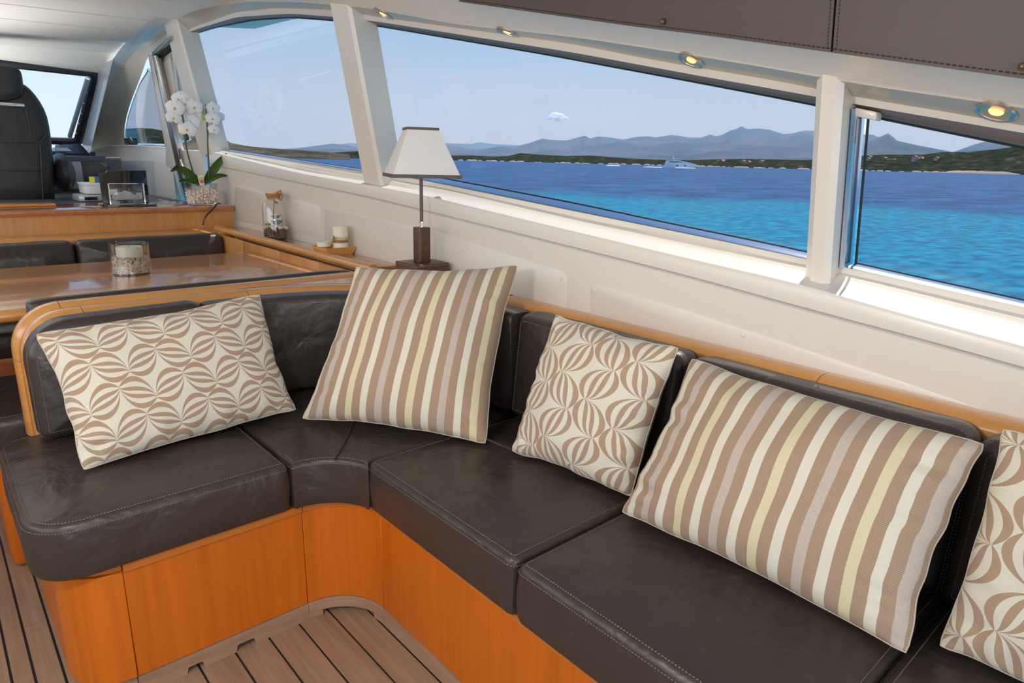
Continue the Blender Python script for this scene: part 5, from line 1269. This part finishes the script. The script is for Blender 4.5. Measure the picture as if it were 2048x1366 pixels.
terrain('hillside', 'dark hillside seen in the small forward window', 'hill', [(200, 264), (235, 258), (259, 257), (277, 255.7), (304, 257), (324, 261), (345, 264)], 900, 700, scrub, seed=11)
# pale rocky shoreline
sh = MB()
for i in range(260):
    x = random.uniform(895, 2150)
    if random.random() < .35: x = random.gauss(1960, 40)
    p = P(x, 330, dist=1645 + random.uniform(-6, 6)); k = random.uniform(1.2, 4) * (1.8 if 1900 < x < 2020 else 1)
    sh.ball((p.x, p.y, SEA), k, 6, 4, (2.2, 2.2, .8))
tag(obj('shore_rocks', sh, mat('pale_rock', (0.50, 0.36, 0.26), 0.95)), 'pale pinkish rocks along the waterline of the far coast', 'rocks', kind='stuff')
# houses of the hillside village (countable, small)
for i in range(34):
    x = random.uniform(1735, 1880) if i < 22 else random.uniform(1430, 1600); y = random.uniform(313, 321) if i < 22 else random.uniform(321, 325)
    dd = 1900 + random.uniform(-60, 120); p = P(x, y, dist=dd); zz_ = p.z
    if zz_ < SEA + 3: continue
    hs_ = thing('house', 'small pale house with terracotta roof in the hillside village seen through the aft window' if i < 22 else 'small pale house with terracotta roof on the low coast right of the motor yacht', 'house', (p.x, p.y, zz_ - 6), 'village houses on the hillside' if i < 22 else 'houses on the low coast')
    w_ = random.uniform(5, 9); t = random.uniform(2.2, 3.2)
    obj('walls', MB().box(p.x - w_, p.x + w_, p.y - 4, p.y + 4, zz_ - 14, zz_), MC['wallpale'] if 'wallpale' in MC else MC.setdefault('wallpale', mat('pale_render', (0.55, 0.42, 0.34), 0.9)), hs_)
    obj('roof', MB().poly_prism([(p.x - w_ - .6, p.y - 5, zz_), (p.x - w_ - .6, p.y + 5, zz_), (p.x - w_ - .6, p.y, zz_ + t)], (2 * w_ + 1.2, 0, 0)), MC['terracotta'] if 'terracotta' in MC else MC.setdefault('terracotta', mat('terracotta', (0.45, 0.22, 0.14), 0.9)), hs_, smooth=False)
# motor yacht
yd = 700.0; a = P(1324, 334, dist=yd); b = P(1391, 335, dist=yd * 1.0); ax = Vector((b.x - a.x, b.y - a.y, 0)); Ly = ax.length; ax.normalize(); oy = Vector((-ax.y, ax.x, 0))
ya = thing('motor_yacht', 'white motor yacht cruising on the deep blue water', 'yacht', (a.x + ax.x * Ly / 2, a.y + ax.y * Ly / 2, SEA))
def yb(pts, w, m, nm, z0=SEA):
    o2 = Vector((a.x, a.y, z0)); pr = [o2 + ax * Ly * u + Vector((0, 0, h_)) - oy * w / 2 for u, h_ in pts]; obj(nm, MB().poly_prism(pr, oy * w), m, ya, smooth=False)
wy = mat('yacht_white', (0.9, 0.89, 0.87), 0.5)
yb([(.02, 0), (.0, 1.0), (.06, 3.0), (.10, 4.6), (.50, 4.9), (.97, 4.5), (1.0, 4.2), (.93, 0)], 7, wy, 'hull')
yb([(.08, 4.6), (.10, 6.6), (.16, 7.2), (.55, 7.6), (.64, 6.6), (.92, 4.9), (.5, 4.8)], 5.5, wy, 'superstructure')
yb([(.20, 5.3), (.20, 6.0), (.46, 6.3), (.62, 5.6)], 5.7, MC['blackgloss'], 'saloon_windows')
yb([(.50, 7.0), (.54, 7.5), (.66, 6.7), (.80, 5.9), (.60, 6.6)], 5.6, MC['blackgloss'], 'windscreen')
yb([(.30, 8.9), (.30, 9.4), (.50, 9.4), (.48, 8.8)], 4.5, wy, 'hardtop'); yb([(.34, 7.2), (.31, 9.0), (.36, 9.0), (.40, 7.3)], 3, wy, 'arch_mast'); yb([(.31, 9.3), (.29, 11.3), (.31, 11.5), (.36, 9.4)], .8, wy, 'radar_mast')
yb([(.43, 1.9), (.43, 3.0), (.48, 3.0), (.48, 1.9)], 7.1, MC['blackgloss'], 'porthole'); yb([(.66, 1.9), (.66, 3.0), (.71, 3.0), (.71, 1.9)], 7.1, MC['blackgloss'], 'porthole')
foam = mat('sea_foam', (0.85, 0.88, 0.9), 0.9)
def wake(x0, x1, y, d, w, label):
    p, q = P(x0, y, dist=d), P(x1, y, dist=d); mb = MB()
    for i in range(40):
        t = random.random(); c = p.lerp(q, t); mb.ball((c.x, c.y, SEA + .1), random.uniform(.5, w), 6, 4, (1.8, 1.8, .45))
    o = obj('wake', mb, foam); tag(o, label, 'wake', kind='stuff')
wake(1288, 1322, 334, 690, 1.5, 'white foam trail behind the motor yacht'); wake(1352, 1390, 336, 690, 1.2, 'white foam along the hull of the motor yacht'); wake(1217, 1236, 331, 800, 1.6, 'short white wake of a speedboat left of the motor yacht')
# cloud
cm = bpy.data.materials.new('cloud_vapour'); cm.use_nodes = True; n = cm.node_tree; n.nodes.clear(); oo = n.nodes.new('ShaderNodeOutputMaterial'); df = n.nodes.new('ShaderNodeBsdfDiffuse'); df.inputs[0].default_value = (.8, .8, .8, 1); tl = n.nodes.new('ShaderNodeBsdfTranslucent'); tl.inputs[0].default_value = (.45, .45, .45, 1); m3 = n.nodes.new('ShaderNodeAddShader'); n.links.new(df.outputs[0], m3.inputs[0]); n.links.new(tl.outputs[0], m3.inputs[1])
tp = n.nodes.new('ShaderNodeBsdfTransparent'); lw = n.nodes.new('ShaderNodeLayerWeight'); lw.inputs[0].default_value = .35; mp_ = n.nodes.new('ShaderNodeMixShader')
n.links.new(lw.outputs['Facing'], mp_.inputs[0]); n.links.new(m3.outputs[0], mp_.inputs[1]); n.links.new(tp.outputs[0], mp_.inputs[2]); n.links.new(mp_.outputs[0], oo.inputs[0])
cl = MB()
for px_, py_, r_ in ((1102, 235, 55), (1110, 231, 75), (1119, 233, 75), (1128, 236, 50), (1096, 237, 35), (1133, 237, 35), (1115, 238, 60)):
    c = P(px_, py_, dist=12000); cl.ball(c, r_ * 1.0, 16, 10, (1.2, 1.2, .75))
tag(obj('cloud', cl, cm), 'single small white cloud above the mountains', 'cloud')
# sea haze between the coast and the mountains
hz = bpy.data.materials.new('sea_haze'); hz.use_nodes = True; n = hz.node_tree; n.nodes.clear(); oo = n.nodes.new('ShaderNodeOutputMaterial'); vs2 = n.nodes.new('ShaderNodeVolumeScatter')
vs2.inputs['Color'].default_value = (0.40, 0.66, 1.0, 1); vs2.inputs['Density'].default_value = 1.35e-4; vs2.inputs['Anisotropy'].default_value = 0.0; n.links.new(vs2.outputs[0], oo.inputs['Volume'])
def ringbox(r0, r1, z0, z1, a0=-10, a1=100, n=24):
    mb = MB(); A = [math.radians(a0 + (a1 - a0) * k / n) for k in range(n + 1)]
    rw = lambda r_, z: [(r_ * math.cos(t), r_ * math.sin(t), z) for t in A]
    q = [rw(r0, z0), rw(r1, z0), rw(r1, z1), rw(r0, z1)]; mb.grid(q + [q[0]]); mb.cap([q[i][0] for i in range(4)]); mb.cap([q[i][-1] for i in range(4)], True); return mb
ho = obj('sea_haze', ringbox(2700, 14000, SEA + 1, 520, a1=78.2), hz, keep_origin=True, smooth=False); tag(ho, 'thin blue haze hanging before the far mountains', 'haze', kind='stuff')
